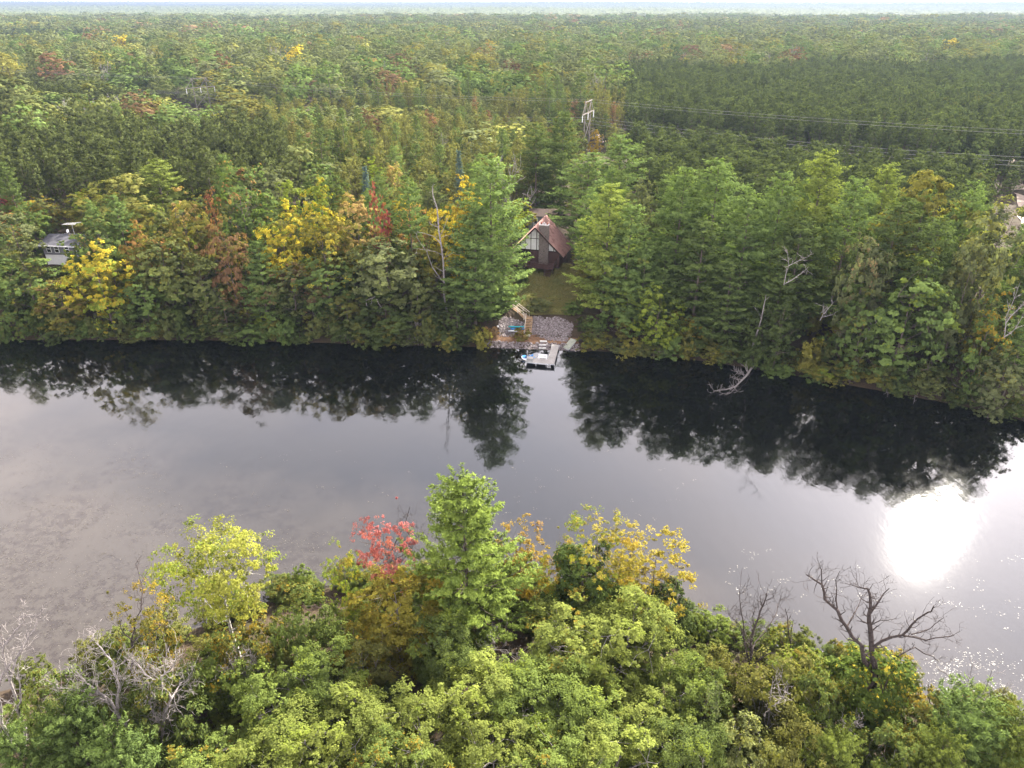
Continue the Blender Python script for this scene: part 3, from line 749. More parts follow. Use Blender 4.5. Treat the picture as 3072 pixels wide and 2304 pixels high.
DZ = 0.62
e_far = at_z(1667, 1034, DZ); e_near = at_z(1651, 1092, DZ); l_end = at_z(1600, 1078, DZ)
ang = math.atan2(e_far[0] - e_near[0], e_far[1] - e_near[1])     # walkway heading
wl_len = float(np.hypot(*(e_far - e_near)[:2]))
dock = empty('dock', (e_near[0], e_near[1], 0), -ang)
tag(dock, 'pale L-shaped boat dock standing on thin posts in the river', 'dock')
WD = 1.30; ARM = 3.55; AW = 1.75
nb = int(wl_len / .15); mbw = MB(); mbw.box((0, wl_len / 2, DZ - .1), (WD - .1, wl_len, .12)); fr = mbw.build('walkway', mat_silver, dock)
n_sec = 3
for k in range(n_sec):
    y0, y1 = k * wl_len / n_sec, (k + 1) * wl_len / n_sec
    sec = MB(); ns = int((WD) / .16)
    for j in range(ns):
        x = -WD / 2 + (j + .5) * WD / ns
        sec.box((x, (y0 + y1) / 2, DZ + rng.normal() * .003), (WD / ns - .012, y1 - y0 - .02, .05))
    sec.build('deck_section', mat_deck, fr)
mbw = MB(); mbw.box((-WD / 2 - ARM / 2, AW / 2, DZ - .1), (ARM - .02, AW - .1, .12)); fr2 = mbw.build('platform', mat_silver, dock)
for k in range(3):
    x0, x1 = -WD / 2 - k * ARM / 3, -WD / 2 - (k + 1) * ARM / 3
    sec = MB(); ns = 11
    for j in range(ns):
        sec.box(((x0 + x1) / 2, (j + .5) * AW / ns, DZ + .002), (abs(x1 - x0) - .02, AW / ns - .012, .05))
    sec.build('deck_section', mat_deck if k < 2 else mat_deckgrey, fr2)
posts = [(-WD / 2 - .05, -.06), (WD / 2 + .05, -.06), (WD / 2 + .05, wl_len * .5), (-WD / 2 - .05, wl_len * .62), (WD / 2 + .05, wl_len * .95), (-WD / 2 - .05, wl_len * .95), (-WD / 2 - ARM / 2, -.06), (-WD / 2 - ARM, -.06), (-WD / 2 - ARM, AW + .05), (-WD / 2 - ARM / 2, AW + .05)]
for k, (x, y) in enumerate(posts):
    w = MB(); top = DZ + (.12 if k != 8 else 1.35); w.tube([(x, y, -1.6), (x, y, top)], [.035, .035], 6); w.build('post', mat_metal, dock)
lad = MB()
for sx in (-.22, .22): lad.tube([(sx - .2, -.16, DZ + .05), (sx - .2, -.16, -.6)], [.03, .03], 6)
for zz in (.35, .1, -.2): lad.bar((-.42, -.16, zz), (.02, -.16, zz), .05)
lad.build('ladder', mat_paint, dock)
MD = Matrix.Translation(dock.location) @ Matrix.Rotation(-ang, 4, 'Z')
def place(o, x, y, z, rz=0): o.matrix_world = MD @ Matrix.Translation((x, y, z)) @ Matrix.Rotation(rz, 4, 'Z')
bn = empty('bench', (0, 0, 0)); place(bn, -WD / 2 - .85, AW - .32, DZ + .03)
tag(bn, 'white slatted bench standing on the dock platform', 'bench')
for k in range(3):
    w = MB(); w.box((0, -.18 + k * .17, .44), (1.45, .14, .035)); w.build('seat_slat', mat_paint, bn)
for k in range(2):
    w = MB(); w.box((0, .25 + .03 * k, .62 + k * .2), (1.45, .03, .14)); w.build('back_slat', mat_paint, bn)
for sx in (-.62, .62):
    w = MB(); w.box((sx, -.18, .21), (.06, .06, .42)); w.build('leg', mat_paint, bn)
    w = MB(); w.box((sx, .22, .44), (.06, .06, .88)); w.build('leg', mat_paint, bn)
bx = empty('dock_box', (0, 0, 0)); place(bx, -WD / 2 - ARM + .62, AW * .62, DZ + .03)
tag(bx, 'low pale storage box at the left end of the dock', 'box')
w = MB(); w.box((0, 0, .16), (1.05, .75, .32)); w.build('box_body', mat_deckgrey, bx)
w = MB(); w.box((0, 0, .345), (1.12, .82, .05)); w.build('lid', mat_deck, bx)

def hull(Lh, Wh, Hh, deck_closed=True, nn=14, sharp=0.8, flip=False, open_in=False):
    """boat shell: stations along x; returns V, F"""
    Vv, Ff = [], []; ring = 10
    for i in range(nn + 1):
        t = -1 + 2 * i / nn; wd = Wh / 2 * max(0.02, (1 - abs(t) ** 2.2)) ** sharp; sheer = Hh * (1 + .25 * t * t)
        for k in range(ring):
            a = math.pi * 2 * k / ring; yy = math.cos(a) * wd; zz = math.sin(a)
            zc = Hh * .5 + (zz * Hh * .5 if zz < 0 else zz * (Hh * .22)) + .25 * Hh * t * t
            Vv.append((t * Lh / 2, yy, zc if not flip else Hh - zc))
    for i in range(nn):
        for k in range(ring):
            k2 = (k + 1) % ring; Ff.append([i * ring + k, i * ring + k2, (i + 1) * ring + k2, (i + 1) * ring + k])
    Ff.append(list(range(ring))[::-1]); Ff.append([nn * ring + k for k in range(ring)])
    return Vv, Ff
def kayak(name, px, py, z, mat, label, rz=0.0, cat='kayak', L=2.9, Wd=.78, roll=0.0, grp='boats beside the stairs', canoe=False):
    P_ = at_z(px, py, z); g = gz(P_[0], P_[1])
    e = empty(name, (P_[0], P_[1], g + .22), rz); e.rotation_euler = (roll, 0, rz)
    tag(e, label, cat, grp)
    Vv, Ff = hull(L, Wd, .36, flip=canoe); obj('hull', mesh_from('hull', Vv, Ff, [mat], True), e)
    if not canoe:
        w = MB(); w.lathe([(.30, 0), (.33, .05), (.27, .06), (.25, -.02)], (0, 0, .26), 14); c_ = w.build('cockpit_rim', mat_brown, e, True); c_.scale = (1.7, .85, 1)
        w = MB(); w.tube([(-L / 2 + .12, 0, .40), (-L / 2 - .04, 0, .38)], [.025, .02], 5); w.build('grab_handle', mat_brown, e)
    else:
        w = MB(); w.bar((-L / 2 + .05, 0, .29), (L / 2 - .05, 0, .29), .05, .05); w.build('keel', mat_metal, e)
        w = MB(); w.box((L / 2 - .35, 0, .22), (.5, Wd * .55, .13)); w.build('bow_plate', mat_redp, e)
        for s_ in (-1, 1):
            w = MB(); pts = [(t * L / 2, s_ * Wd / 2 * max(.02, 1 - abs(t) ** 2.2) ** .8, .18) for t in np.linspace(-.97, .97, 9)]; w.tube(pts, [.03] * 9, 5); w.build('gunwale', mat_metal, e)
    return e
kayak('kayak', 1549, 981, 1.95, mat_teal, 'teal kayak lying highest in the row of boats by the stairs', math.radians(1), roll=-.62)
kayak('kayak', 1553, 991, 1.5, mat_blue, 'bright blue kayak between the teal kayak and the silver canoe', math.radians(-1), roll=-.55, L=2.6)
kayak('canoe', 1549, 1000, 1.1, mat_silver, 'upturned silver canoe with a red end beside the stairs', math.radians(-3), 'canoe', 3.0, .85, -.2, canoe=True)

# blue pedal boat moored at the dock's end
pb = at_z(1585, 1077, 0.1)
pbt = empty('pedal_boat', (pb[0], pb[1], 0.0), math.radians(152)); tag(pbt, 'blue and white pedal boat moored at the left end of the dock', 'pedal boat')
Vv, Ff = hull(2.6, 1.5, .46, sharp=.55); h_ = obj('hull', mesh_from('hull', Vv, Ff, [mat_paint], True), pbt); h_.location = (0, 0, -.08)
w = MB(); w.prism([(-1.05, -.5, .40), (.95, -.42, .40), (1.18, 0, .46), (.95, .42, .40), (-1.05, .5, .40)], (0, 0, .06)); w.build('deck', mat_blue, pbt)
for s_ in (-.27, .27):
    w = MB(); w.box((-.35, s_, .55), (.5, .42, .16)); sb_ = w.build('seat', mat_blue, pbt)
    w = MB(); w.box((-.62, s_, .78), (.12, .42, .45), 0, 0); w.build('backrest', mat_blue, sb_)
    w = MB(); w.box((.35, s_, .53), (.3, .18, .12)); w.build('pedal', mat_brown, pbt)
w = MB(); w.tube([(.05, 0, .46), (.05, 0, .75), (-.05, 0, .8)], [.025, .025, .02], 6); w.build('steering_lever', mat_metal, pbt)

# stone slab steps to the water
for k, py in enumerate((1029, 1036, 1043)):
    P_ = at_z(1630 - k * 1.5, py, .5 - .14 * k)
    w = MB(); w.box((0, 0, 0), (1.25, .42, .16)); s_ = w.build('stone_step', mat_concrete)
    g_ = gz(P_[0], P_[1]); s_.location = (P_[0], P_[1], max(g_, 0) + .12); s_.rotation_euler = (0, 0, math.radians(-2 + k))
    tag(s_, ['topmost pale slab of the three steps behind the dock', 'middle pale slab of the three steps behind the dock', 'lowest pale slab of the three steps, nearest the water'][k], 'step', 'slab steps behind the dock')
# spare dock section on the bank
P1, P2 = at_z(1722, 1005, 2.0), at_z(1698, 1036, .9)
def gp(p, up): return Vector((p[0], p[1], gz(p[0], p[1]) + up))
a_, b_ = gp(P1, .38), gp(P2, .30)
sp_ = empty('dock_section', (0, 0, 0)); tag(sp_, 'spare grey-green dock section lying on the bank right of the rocks', 'dock section')
dv = (b_ - a_); side = dv.cross(Vector((0, 0, 1))).normalized(); nrm = side.cross(dv).normalized()
if nrm.z < 0: nrm = -nrm
w = MB(); w.bar(a_ - nrm * .12, b_ - nrm * .12, 1.15, .16, nrm); w.build('frame', mat_silver, sp_)
for k in range(7):
    o_ = side * (-.55 + 1.1 * k / 6)
    w = MB(); w.bar(a_ + o_, b_ + o_, .165, .05, nrm); w.build('board', mat_green, sp_)
# concrete pad at the foot of the stairs
P_ = at_z(1580, 1006, 1.05); w = MB(); w.box((0, 0, 0), (1.3, .85, .16)); s_ = w.build('concrete_pad', mat_concrete)
s_.location = (P_[0], P_[1], gz(P_[0], P_[1]) + .08); s_.rotation_euler = (0, 0, -.06); tag(s_, 'pale concrete pad at the foot of the wooden stairs', 'slab')

stairs = empty('wooden_stairs', (0, 0, 0)); tag(stairs, 'tan wooden stairs with pale handrails climbing the rocky bank', 'stairs')
def ground_pt(px, py):
    z = 1.5
    for _ in range(12):
        q_ = at_z(px, py, z); z = .5 * z + .5 * gz(q_[0], q_[1])
    q_ = at_z(px, py, z); return Vector((q_[0], q_[1], gz(q_[0], q_[1])))
A = ground_pt(1584, 1000); B = ground_pt(1588, 962); C_ = ground_pt(1508, 899)
B.z = max(B.z, A.z + 1.6)
def flight(a, b, nst, wdt, rails):
    hd = Vector((b.x - a.x, b.y - a.y, 0)).normalized(); sd_ = Vector((-hd.y, hd.x, 0)); rz = math.atan2(hd.y, hd.x) - math.pi / 2
    for k in range(nst):
        t = (k + .5) / nst; p_ = a.lerp(b, t) + Vector((0, 0, .24))
        w = MB(); w.box(p_, (wdt, (b - a).length / nst * .82, .06), rz); w.build('tread', mat_wood, stairs)
    for s_ in (-1, 1):
        w = MB(); w.bar(a + sd_ * s_ * wdt / 2 + Vector((0, 0, .12)), b + sd_ * s_ * wdt / 2 + Vector((0, 0, .12)), .06, .24); w.build('stringer', mat_wood, stairs)
        if s_ not in rails: continue
        for hgt in (1.05, .65):
            w = MB(); w.bar(a + sd_ * s_ * (wdt / 2 + .05) + Vector((0, 0, hgt + .1)), b + sd_ * s_ * (wdt / 2 + .05) + Vector((0, 0, hgt + .1)), .07, .12); w.build('handrail', mat_palewood, stairs)
        npst = max(2, int((b - a).length / 2.0) + 1)
        for k in range(npst):
            p_ = a.lerp(b, k / (npst - 1)) + sd_ * s_ * (wdt / 2 + .05)
            w = MB(); w.box(p_ + Vector((0, 0, .4)), (.1, .1, 1.5), rz); w.build('railing_post', mat_palewood, stairs)
flight(A, B, 9, 1.15, (1,))
w = MB(); w.box(B + Vector((-.2, .3, .22)), (1.5, 1.2, .08)); w.build('landing', mat_wood, stairs)
B2 = B + Vector((-.5, .5, 0)); flight(B2, C_, 17, 1.05, (-1, 1))
w = MB(); w.box(C_ + Vector((-.3, .4, .3)), (1.3, 1.1, .08), .8); w.build('landing', mat_palewood, stairs)

L_ = ground_pt(1494, 1004)
lp = empty('lamp_post', L_); tag(lp, 'short dark post with a white globe lamp on the bank', 'lamp post')
w = MB(); w.tube([(0, 0, -.2), (0, 0, 1.45)], [.06, .05], 8); w.build('post', mat_brown, lp)
w = MB(); w.lathe([(.03, 0), (.13, .06), (.19, .18), (.15, .31), (.05, .37)], (0, 0, 1.45), 12); w.build('lamp_globe', mat_globe, lp, True)

# ------------------------------------------------------------------ POWER LINE
mat_pole = surf_mat('weathered_pole', (0.10, 0.085, 0.07), (0.19, 0.165, 0.14), 3, 0.85)
mat_arm = surf_mat('bleached_crossarm', (0.14, 0.125, 0.105), (0.21, 0.19, 0.16), 3, 0.9, spec=0.05)
mat_ins = surf_mat('glazed_insulator', (0.55, 0.55, 0.53), (0.70, 0.70, 0.68), 3, 0.3)
mat_wire = surf_mat('aluminium_wire', (0.17, 0.17, 0.165), (0.24, 0.24, 0.235), 3, 0.8, spec=0.1)
T1Y, T2Y = 366.0, 272.0
t1 = at_y(600, 262, T1Y); t2 = at_y(1763, 338, T2Y)           # middle of the lower crossarm
def pylon(mid, adir, label):
    g = gz(mid[0], mid[1]); hgt = mid[2] - g
    e = empty('power_pylon', (mid[0], mid[1], g), math.atan2(adir[1], adir[0])); tag(e, label, 'pylon', 'H-frame pylons of the power line')
    for s_ in (-1, 1):
        w = MB(); w.tube([(s_ * 3.5, 0, -1), (s_ * 3.4, 0, hgt + 4.2)], [.24, .15], 8); w.build('pole', mat_pole, e)
    w = MB(); w.box((0, -.22, hgt), (14.5, .26, .36)); arm = w.build('crossarm', mat_arm, e)
    w = MB(); w.box((0, -.22, hgt + 3.9), (8.6, .22, .28)); w.build('crossarm', mat_arm, e)
    for a_, b_ in (((-3.4, hgt + 3.8), (-6.6, hgt + .1)), ((3.4, hgt + 3.8), (6.6, hgt + .1)), ((-3.4, hgt + 3.8), (-.1, hgt + .1)), ((3.4, hgt + 3.8), (.1, hgt + .1)), ((-3.4, hgt - 2.4), (3.4, hgt - 8.6)), ((3.4, hgt - 2.4), (-3.4, hgt - 8.6))):
        w = MB(); w.bar((a_[0], -.15, a_[1]), (b_[0], -.15, b_[1]), .18, .18); w.build('brace', mat_arm, e)
    for x in (-6.9, 0, 6.9):
        w = MB(); prof = []
        for k in range(9): prof += [(.06, -.25 * k), (.20, -.25 * k - .1), (.20, -.25 * k - .16), (.06, -.25 * k - .24)]
        w.lathe([(r__, z__) for r__, z__ in prof], (x, -.22, hgt - .15), 8); w.build('insulator', mat_ins, e, True)
    rz = math.atan2(adir[1], adir[0]); c_, s2 = math.cos(rz), math.sin(rz)
    W = lambda x, z: Vector((mid[0] + x * c_ + .22 * s2, mid[1] + x * s2 - .22 * c_, g + z))
    return [W(-6.9, hgt - 2.4), W(0, hgt - 2.4), W(6.9, hgt - 2.4), W(-3.4, hgt + 4.15), W(3.4, hgt + 4.15)]
ldir = np.array([t2[0] - t1[0], t2[1] - t1[1]]); ldir /= np.linalg.norm(ldir)
a1 = pylon(t1, (10.5, 11.0), 'wooden H-frame power pylon rising from the forest at upper left')
a2 = pylon(t2, (5.3, 13.0), 'wooden H-frame power pylon rising behind the cabin, right of centre')
ends_r = at_y(3300, 500, 185); ends_l = at_y(-420, 205, 470)
wn_ = ['nearest conductor', 'middle conductor', 'farthest conductor', 'nearer overhead ground wire', 'farther overhead ground wire']
def catenary(p, q, sag, n_=24):
    return [p.lerp(q, i / n_) - Vector((0, 0, sag * 4 * (i / n_) * (1 - i / n_))) for i in range(n_ + 1)]
for k in range(5):
    low = k < 3; off = a2[k] - Vector(t2.tolist()); off1 = a1[k] - Vector(t1.tolist())
    er = Vector(ends_r.tolist()); er = Vector((er.x, er.y, 0)) + Vector((off.x, off.y, 0)); er.z = a2[k].z + (1.0 if low else 1.4)
    el = Vector((ends_l[0] + off1.x, ends_l[1] + off1.y, a1[k].z + 2))
    w = MB(); w.tube(catenary(el, a1[k], 3.0 if low else 1.8) + catenary(a1[k], a2[k], 3.8 if low else 2.0)[1:] + catenary(a2[k], er, 2.0 if low else 1.0)[1:], [.032 if low else .022] * 73, 4)
    tag(w.build('power_wire', mat_wire), 'pale power line wire over the forest, the ' + wn_[k], 'wire', 'wires strung between the pylons')

# sandy track under the power line
mat_sand = surf_mat('pale_sand', (0.34, 0.26, 0.20), (0.50, 0.41, 0.34), 0.7, 0.95, 0.2, 3, 0.1)
def track(p0, p1, wdt, label, n_=14, k=0.0):
    a_ = np.array(p0); b_ = np.array(p1); d_ = (b_ - a_) / np.linalg.norm(b_ - a_); nrm_ = np.array([-d_[1], d_[0]]); Vv = []; Ff = []
    for i in range(n_ + 1):
        c_ = a_ + (b_ - a_) * i / n_ + nrm_ * math.sin(i * .7) * k
        for s_ in (-1, 1):
            q_ = c_ + nrm_ * s_ * wdt * (.5 + .08 * math.sin(i * 2.1 + s_)); Vv.append((q_[0], q_[1], gz(q_[0], q_[1]) + .12))
    for i in range(n_): Ff.append([2 * i, 2 * i + 1, 2 * i + 3, 2 * i + 2])
    tag(obj('track', mesh_from('track', Vv, Ff, [mat_sand], True)), label, kind='structure')
q1 = at_z(3055, 570, 6.5); q0 = at_z(3100, 690, 6.2); q2 = at_z(3030, 470, 6.5)
track(q0[:2], q2[:2], 3.4, 'pale sandy track in the clearing at the right edge', 20, .4)
q3 = at_z(1806, 412, 6.5); track((q3[0] - 1, q3[1] - 9), (q3[0] + .5, q3[1] + 12), 3.0, 'small patch of pale sandy track below the right pylon', 8)

# ------------------------------------------------------------------ TREE KINDS
T = dict(
    oak=(0.076, 0.092, 0.035), green=(0.068, 0.102, 0.032), dark=(0.044, 0.062, 0.022), grey=(0.082, 0.098, 0.046), lime=(0.125, 0.165, 0.028),
    olive=(0.105, 0.105, 0.026), pale=(0.135, 0.145, 0.045), yellow=(0.27, 0.23, 0.030), gold=(0.21, 0.155, 0.024), orange=(0.22, 0.13, 0.052),
    peach=(0.30, 0.22, 0.09), red=(0.17, 0.05, 0.05), wine=(0.13, 0.035, 0.035), rust=(0.125, 0.078, 0.046), brown=(0.15, 0.105, 0.06),
    pine=(0.058, 0.084, 0.028), wpine=(0.074, 0.112, 0.036), gpine=(0.105, 0.138, 0.034), rpine=(0.050, 0.068, 0.026), jack=(0.088, 0.094, 0.030), spruce=(0.035, 0.062, 0.055), bspruce=(0.055, 0.085, 0.085))
PROTO = {}
def reg(key, h, r, meshes): PROTO[key] = (h, r, meshes)
p_white = lambda t: max(0.0, (1 - t)) ** 0.62 * (0.75 + 0.25 * min(1, t / 0.25))
p_red = lambda t: (1 - t) ** .5 * min(1, .6 + t * 1.6)
p_jack = lambda t: (1 - t) ** 0.55 * min(1, 0.5 + t * 2)
p_spruce = lambda t: (1 - t) ** 0.9
# far bank
for k in range(4): reg('oak%d' % k, 15, 5, broadleaf('oak', 20 + k, 15, 5, [2.5, 1.2, 3.5, 0.8][k], [75, 95, 60, 85][k], 9500, .33, [.27, .23, .30, .25][k], tight=.35))
for k in range(2): reg('maple%d' % k, 16, 4.2, broadleaf('maple', 40 + k, 16, 4.2, [3, 1.5][k], 70, 9500, .30, .28, top_heavy=1.6, tight=.3))
reg('thin0', 13, 4, broadleaf('thin', 50, 13, 4, 2.0, 60, 3600, .30, .22, sparse=.25))
for k in range(4): reg('wpine%d' % k, 26, 5.2, conifer('white_pine', 60 + k, 26, 5.8, [2, 4, 6, 3][k], 1.6, 5.4, .50, 12, p_white, rise=.16, fan=.34, wblade=.38, plume=1.55, blade_k=28, inner=.28, gap=[.08, .16, .2, .12][k], jag=[.25, .35, .4, .3][k]))
for k in range(3): reg('rpine%d' % k, 17, 2.9, conifer('red_pine', 70 + k, 17, 2.9, [6, 5, 7][k], .8, 4.6, .5, 5, p_red, rise=.35, fan=.34, gap=.1, jag=.3, up=1.1, trunk_r=.2, wblade=.36, plume=.8, blade_k=14))
for k in range(2): reg('jack%d' % k, 15, 2.4, conifer('jack_pine', 76 + k, 15, 2.4, 3.0, .8, 4.4, .45, 5, p_jack, rise=.4, fan=.30, gap=.2, jag=.4, up=1.1, trunk_r=.15, plume=.8, blade_k=12))
reg('spruce0', 16, 2.3, conifer('spruce', 80, 16, 2.3, .8, .55, 7, .38, 5, p_spruce, rise=-.05, fan=.22, gap=.03, jag=.12, droop=.15, trunk_r=.18, plume=.7, blade_k=12, up=.2))
reg('shrub0', 3.2, 2.0, broadleaf('shrub', 90, 3.2, 2.0, .1, 44, 4200, .21, .30, trunk_r=.07, n_limbs=5))
reg('shrub1', 3.0, 2.2, broadleaf('shrub', 91, 3.0, 2.2, .1, 44, 4200, .20, .30, trunk_r=.06, n_limbs=6, sparse=.08))
def bare_mesh(name, seed, h, bark, depth=4, spread=.35, trunk_r=.18, upb=.14, nc=(2, 4), sides=6, min_r=.012):
    rg = np.random.default_rng(seed); mb = MB()
    branchy(mb, rg, (0, 0, -.4), (rg.normal() * .08, rg.normal() * .08, 1), h * .42, trunk_r, depth, spread, .62, nc, upb, sides, min_r)
    me = mesh_from(name, mb.V, mb.F, [M[bark]], True)
    zmax = max(v[2] for v in mb.V); return me, zmax
for k in range(2):
    me, zm = bare_mesh('bare', 100 + k, 15, 'grey_bark', 4, .35, .20, .16, (3, 4), 5, .022); reg('bare%d' % k, zm, 4, (me, None))

def tree(name, key, x, y, h, r, label, cat, tint, accent=None, amt=0.0, group=None, rz=None, z=None, parts=True, lean=None):
    h0, r0, (tm, cm) = PROTO[key]
    e = empty(name, (x, y, gz(x, y) if z is None else z), R.random() * 6.28 if rz is None else rz)
    e.scale = (r / r0, r / r0, h / h0)
    if lean: e.rotation_euler = (lean[0], lean[1], e.rotation_euler[2])
    obj('trunk', tm, e)
    if cm is not None:
        c_ = obj('crown', cm, e)
        v = (1 + R.normal() * .10) * (1.22 if y > 90 else 1.0)
        c_.color = (tint[0] * v, tint[1] * v, tint[2] * v, amt)
        c_['accent'] = tuple(accent or tint)
    tag(e, label, cat, group)
    return e

US = 3072 / 2212
named = []            # (x, y, short description) of trees that have a label of their own
def short(label):
    w_ = label.split(); cut = {'at', 'on', 'in', 'beside', 'below', 'above', 'left', 'right', 'between', 'behind', 'with', 'leaning', 'covering', 'hanging', 'standing', 'rising', 'just', 'around', 'overhanging', 'immediately', 'near', 'over', 'poking', 'of', 'blushing', 'bulging', 'filling', 'cut', 'among', 'and'}
    for i, q_ in enumerate(w_):
        if q_ in cut and i >= 2: return ' '.join(w_[:i])
    return ' '.join(w_[:6])
def beside(prefix, x, y):
    d_ = sorted(named, key=lambda q_: (q_[0] - x) ** 2 + (q_[1] - y) ** 2)[0]; dx, dy = x - d_[0], y - d_[1]
    rel = ('left of' if dx < 0 else 'right of') if abs(dx) > abs(dy) else ('behind' if dy > 0 else 'in front of')
    return '%s %s the %s' % (prefix, rel, d_[2])
COLN = {'oak': 'green', 'green': 'green', 'grey': 'grey-green', 'olive': 'olive', 'dark': 'dark green', 'lime': 'lime green', 'yellow': 'yellow', 'orange': 'orange', 'rust': 'rusty brown', 'pine': 'dark green', 'wpine': 'green'}
placed = []           # (x, y, r)
def hand(name, key, u, v, s, wu, tint, label, cat='tree', accent=None, amt=0.0, group=None, hmin=2.0, rz=None, absY=None):
    px, py = u * US, v * US; Y = 125.0
    if 4 < s < 40 and 'house' not in label and 'cabin roof' not in label and cat == 'tree': s = 4 + (s - 4) * .55
    elif s <= 3 and cat == 'tree': s -= 1.6
    for _ in range(8):
        X = at_y(px, py, Y)[0]; Y = (shore_far(X) + s) if absY is None else absY
    P_ = at_y(px, py, Y); dep = project(P_)[2]
    r = wu * US / FPX * dep / 2 * 0.92; h = max(hmin, P_[2] - gz(P_[0], Y))
    placed.append((P_[0], Y, r)); named.append((P_[0], Y, short(label)))
    return tree(name, key, P_[0], Y, h, r, label, cat, T[tint] if isinstance(tint, str) else tint, T.get(accent), amt, group, rz)

# ---- far bank, left of the cabin
hand('oak_tree', 'oak0', 18, 472, 20, 95, 'grey', 'round grey-green oak at the left edge beside the grey house')
hand('oak_tree', 'oak1', 45, 560, 5, 130, 'green', 'broad green oak on the waterline below the grey house', accent='olive', amt=.3)
hand('oak_tree', 'oak3', 120, 610, 3, 110, 'olive', 'olive shoreline oak between the big left oak and the yellow tree', accent='rust', amt=.2)
hand('maple_tree', 'maple1', 196, 535, 2.5, 115, 'lime', 'bright yellow tree leaning over the water at the left', accent='yellow', amt=.62)
hand('maple_tree', 'maple0', 14, 425, 48, 75, 'wine', 'dark wine-red maple at the left edge above the grey house', accent='red', amt=.3)
hand('oak_tree', 'oak2', 80, 435, 44, 105, 'olive', 'olive tree with an orange top behind the grey house', accent='gold', amt=.42)
hand('oak_tree', 'oak3', 205, 475, 17, 95, 'green', 'green tree covering the right half of the grey house', accent='pale', amt=.3)
hand('oak_tree', 'oak1', 166, 500, 15, 70, 'green', 'smaller green tree right in front of the grey house', accent='peach', amt=.25)
hand('oak_tree', 'oak0', 265, 393, 34, 135, 'pale', 'large pale yellow-green tree right of the grey house', accent='olive', amt=.25)
hand('white_pine', 'wpine2', 331, 352, 40, 150, 'gpine', 'yellowish white pine with a pointed top rising behind the pale tree')
hand('maple_tree', 'maple1', 283, 492, 12, 55, 'olive', 'small tree with an orange-red top below the pale tree', accent='orange', amt=.5)
hand('oak_tree', 'oak1', 385, 428, 26, 105, 'olive', 'olive green tree with a peach-coloured top', accent='peach', amt=.3)
hand('oak_tree', 'oak2', 340, 520, 7, 120, 'oak', 'dark green oak on the shore right of the yellow tree', accent='olive', amt=.25)
hand('oak_tree', 'oak3', 300, 600, 2.5, 110, 'green', 'low green oak hanging over the dark water right of the yellow tree')
hand('maple_tree', 'maple0', 455, 425, 33, 38, 'orange', 'narrow orange-red maple top beside the mixed green maple', accent='red', amt=.3)
hand('oak_tree', 'oak0', 508, 375, 36, 130, 'green', 'green maple with orange patches in its crown', accent='orange', amt=.22)
hand('oak_tree', 'oak2', 585, 368, 46, 110, 'grey', 'silvery grey-green oak behind the maple with orange patches')
hand('oak_tree', 'oak1', 478, 485, 8, 95, 'rust', 'rusty brown tree on the shore with a pale green top', accent='olive', amt=.35)
hand('oak_tree', 'oak3', 425, 560, 4, 105, 'oak', 'green oak standing in front of the rusty brown tree')
hand('maple_tree', 'maple1', 600, 450, 16, 95, 'yellow', 'yellow maple above the dark shoreline oaks', accent='lime', amt=.35)
hand('white_pine', 'wpine3', 548, 520, 5, 100, 'wpine', 'short bushy white pine on the shore below the yellow maple')
hand('oak_tree', 'oak2', 625, 575, 4, 120, 'oak', 'grey-brown oak leaning out over the dark water', accent='rust', amt=.3)
hand('maple_tree', 'maple0', 690, 405, 30, 85, 'yellow', 'yellow-topped maple in the middle of the left bank', accent='lime', amt=.5)
hand('oak_tree', 'oak0', 690, 480, 13, 110, 'olive', 'yellow-green tree just below the yellow-topped maple', accent='yellow', amt=.3)
hand('maple_tree', 'maple0', 768, 440, 22, 110, 'olive', 'green maple blushing peach and orange at its top', accent='peach', amt=.5)
hand('maple_tree', 'maple1', 815, 412, 26, 42, 'red', 'narrow crimson maple spire left of the dead snag', accent='orange', amt=.2)
hand('maple_tree', 'maple0', 848, 365, 46, 60, 'pale', 'pale yellow maple behind the crimson spire', accent='peach', amt=.4)
hand('spruce_tree', 'spruce0', 786, 358, 52, 44, 'bspruce', 'left one of the two narrow blue spruces')
hand('maple_tree', 'maple1', 806, 352, 58, 60, 'lime', 'bright lime green tree just behind the left blue spruce')
hand('spruce_tree', 'spruce0', 992, 322, 50, 44, 'bspruce', 'right one of the two narrow blue spruces, with a sharp tip')
hand('white_pine', 'wpine1', 880, 388, 26, 110, 'wpine', 'soft green white pine left of the dead snag')
hand('maple_tree', 'maple1', 985, 402, 24, 105, 'yellow', 'golden yellow maple right behind the dead snag', accent='gold', amt=.3)
hand('oak_tree', 'oak1', 700, 555, 5, 130, 'green', 'broad green oak in the middle of the left shoreline', accent='yellow', amt=.12)
hand('oak_tree', 'oak2', 830, 520, 7, 160, 'grey', 'large grey-green oak left of the dead snag', accent='oak', amt=.4)
hand('oak_tree', 'oak3', 830, 640, 2.5, 130, 'dark', 'dark oak bulging over the water below the white dead branch')
hand('oak_tree', 'oak1', 900, 600, 4, 120, 'oak', 'dark green oak around the foot of the dead snag')
hand('oak_tree', 'oak3', 745, 640, 2.5, 95, 'oak', 'low olive shoreline oak left of the dark bulging oak', accent='olive', amt=.4)
hand('oak_tree', 'oak3', 480, 650, 2, 90, 'dark', 'low dark oak at the waterline below the rusty tree', accent='rust', amt=.2)
hand('oak_tree', 'oak3', 985, 650, 2.5, 80, 'dark', 'low dark green tree at the waterline left of the lamp post')
hand('white_pine', 'wpine0', 1060, 336, 13, 205, 'wpine', 'tall white pine immediately left of the cabin')
hand('white_pine', 'wpine3', 1020, 452, 7, 165, 'wpine', 'second white pine in front of the tall one left of the cabin')
hand('oak_tree', 'oak1', 1060, 660, 9, 62, 'green', 'small green tree above the lamp post and kayaks')
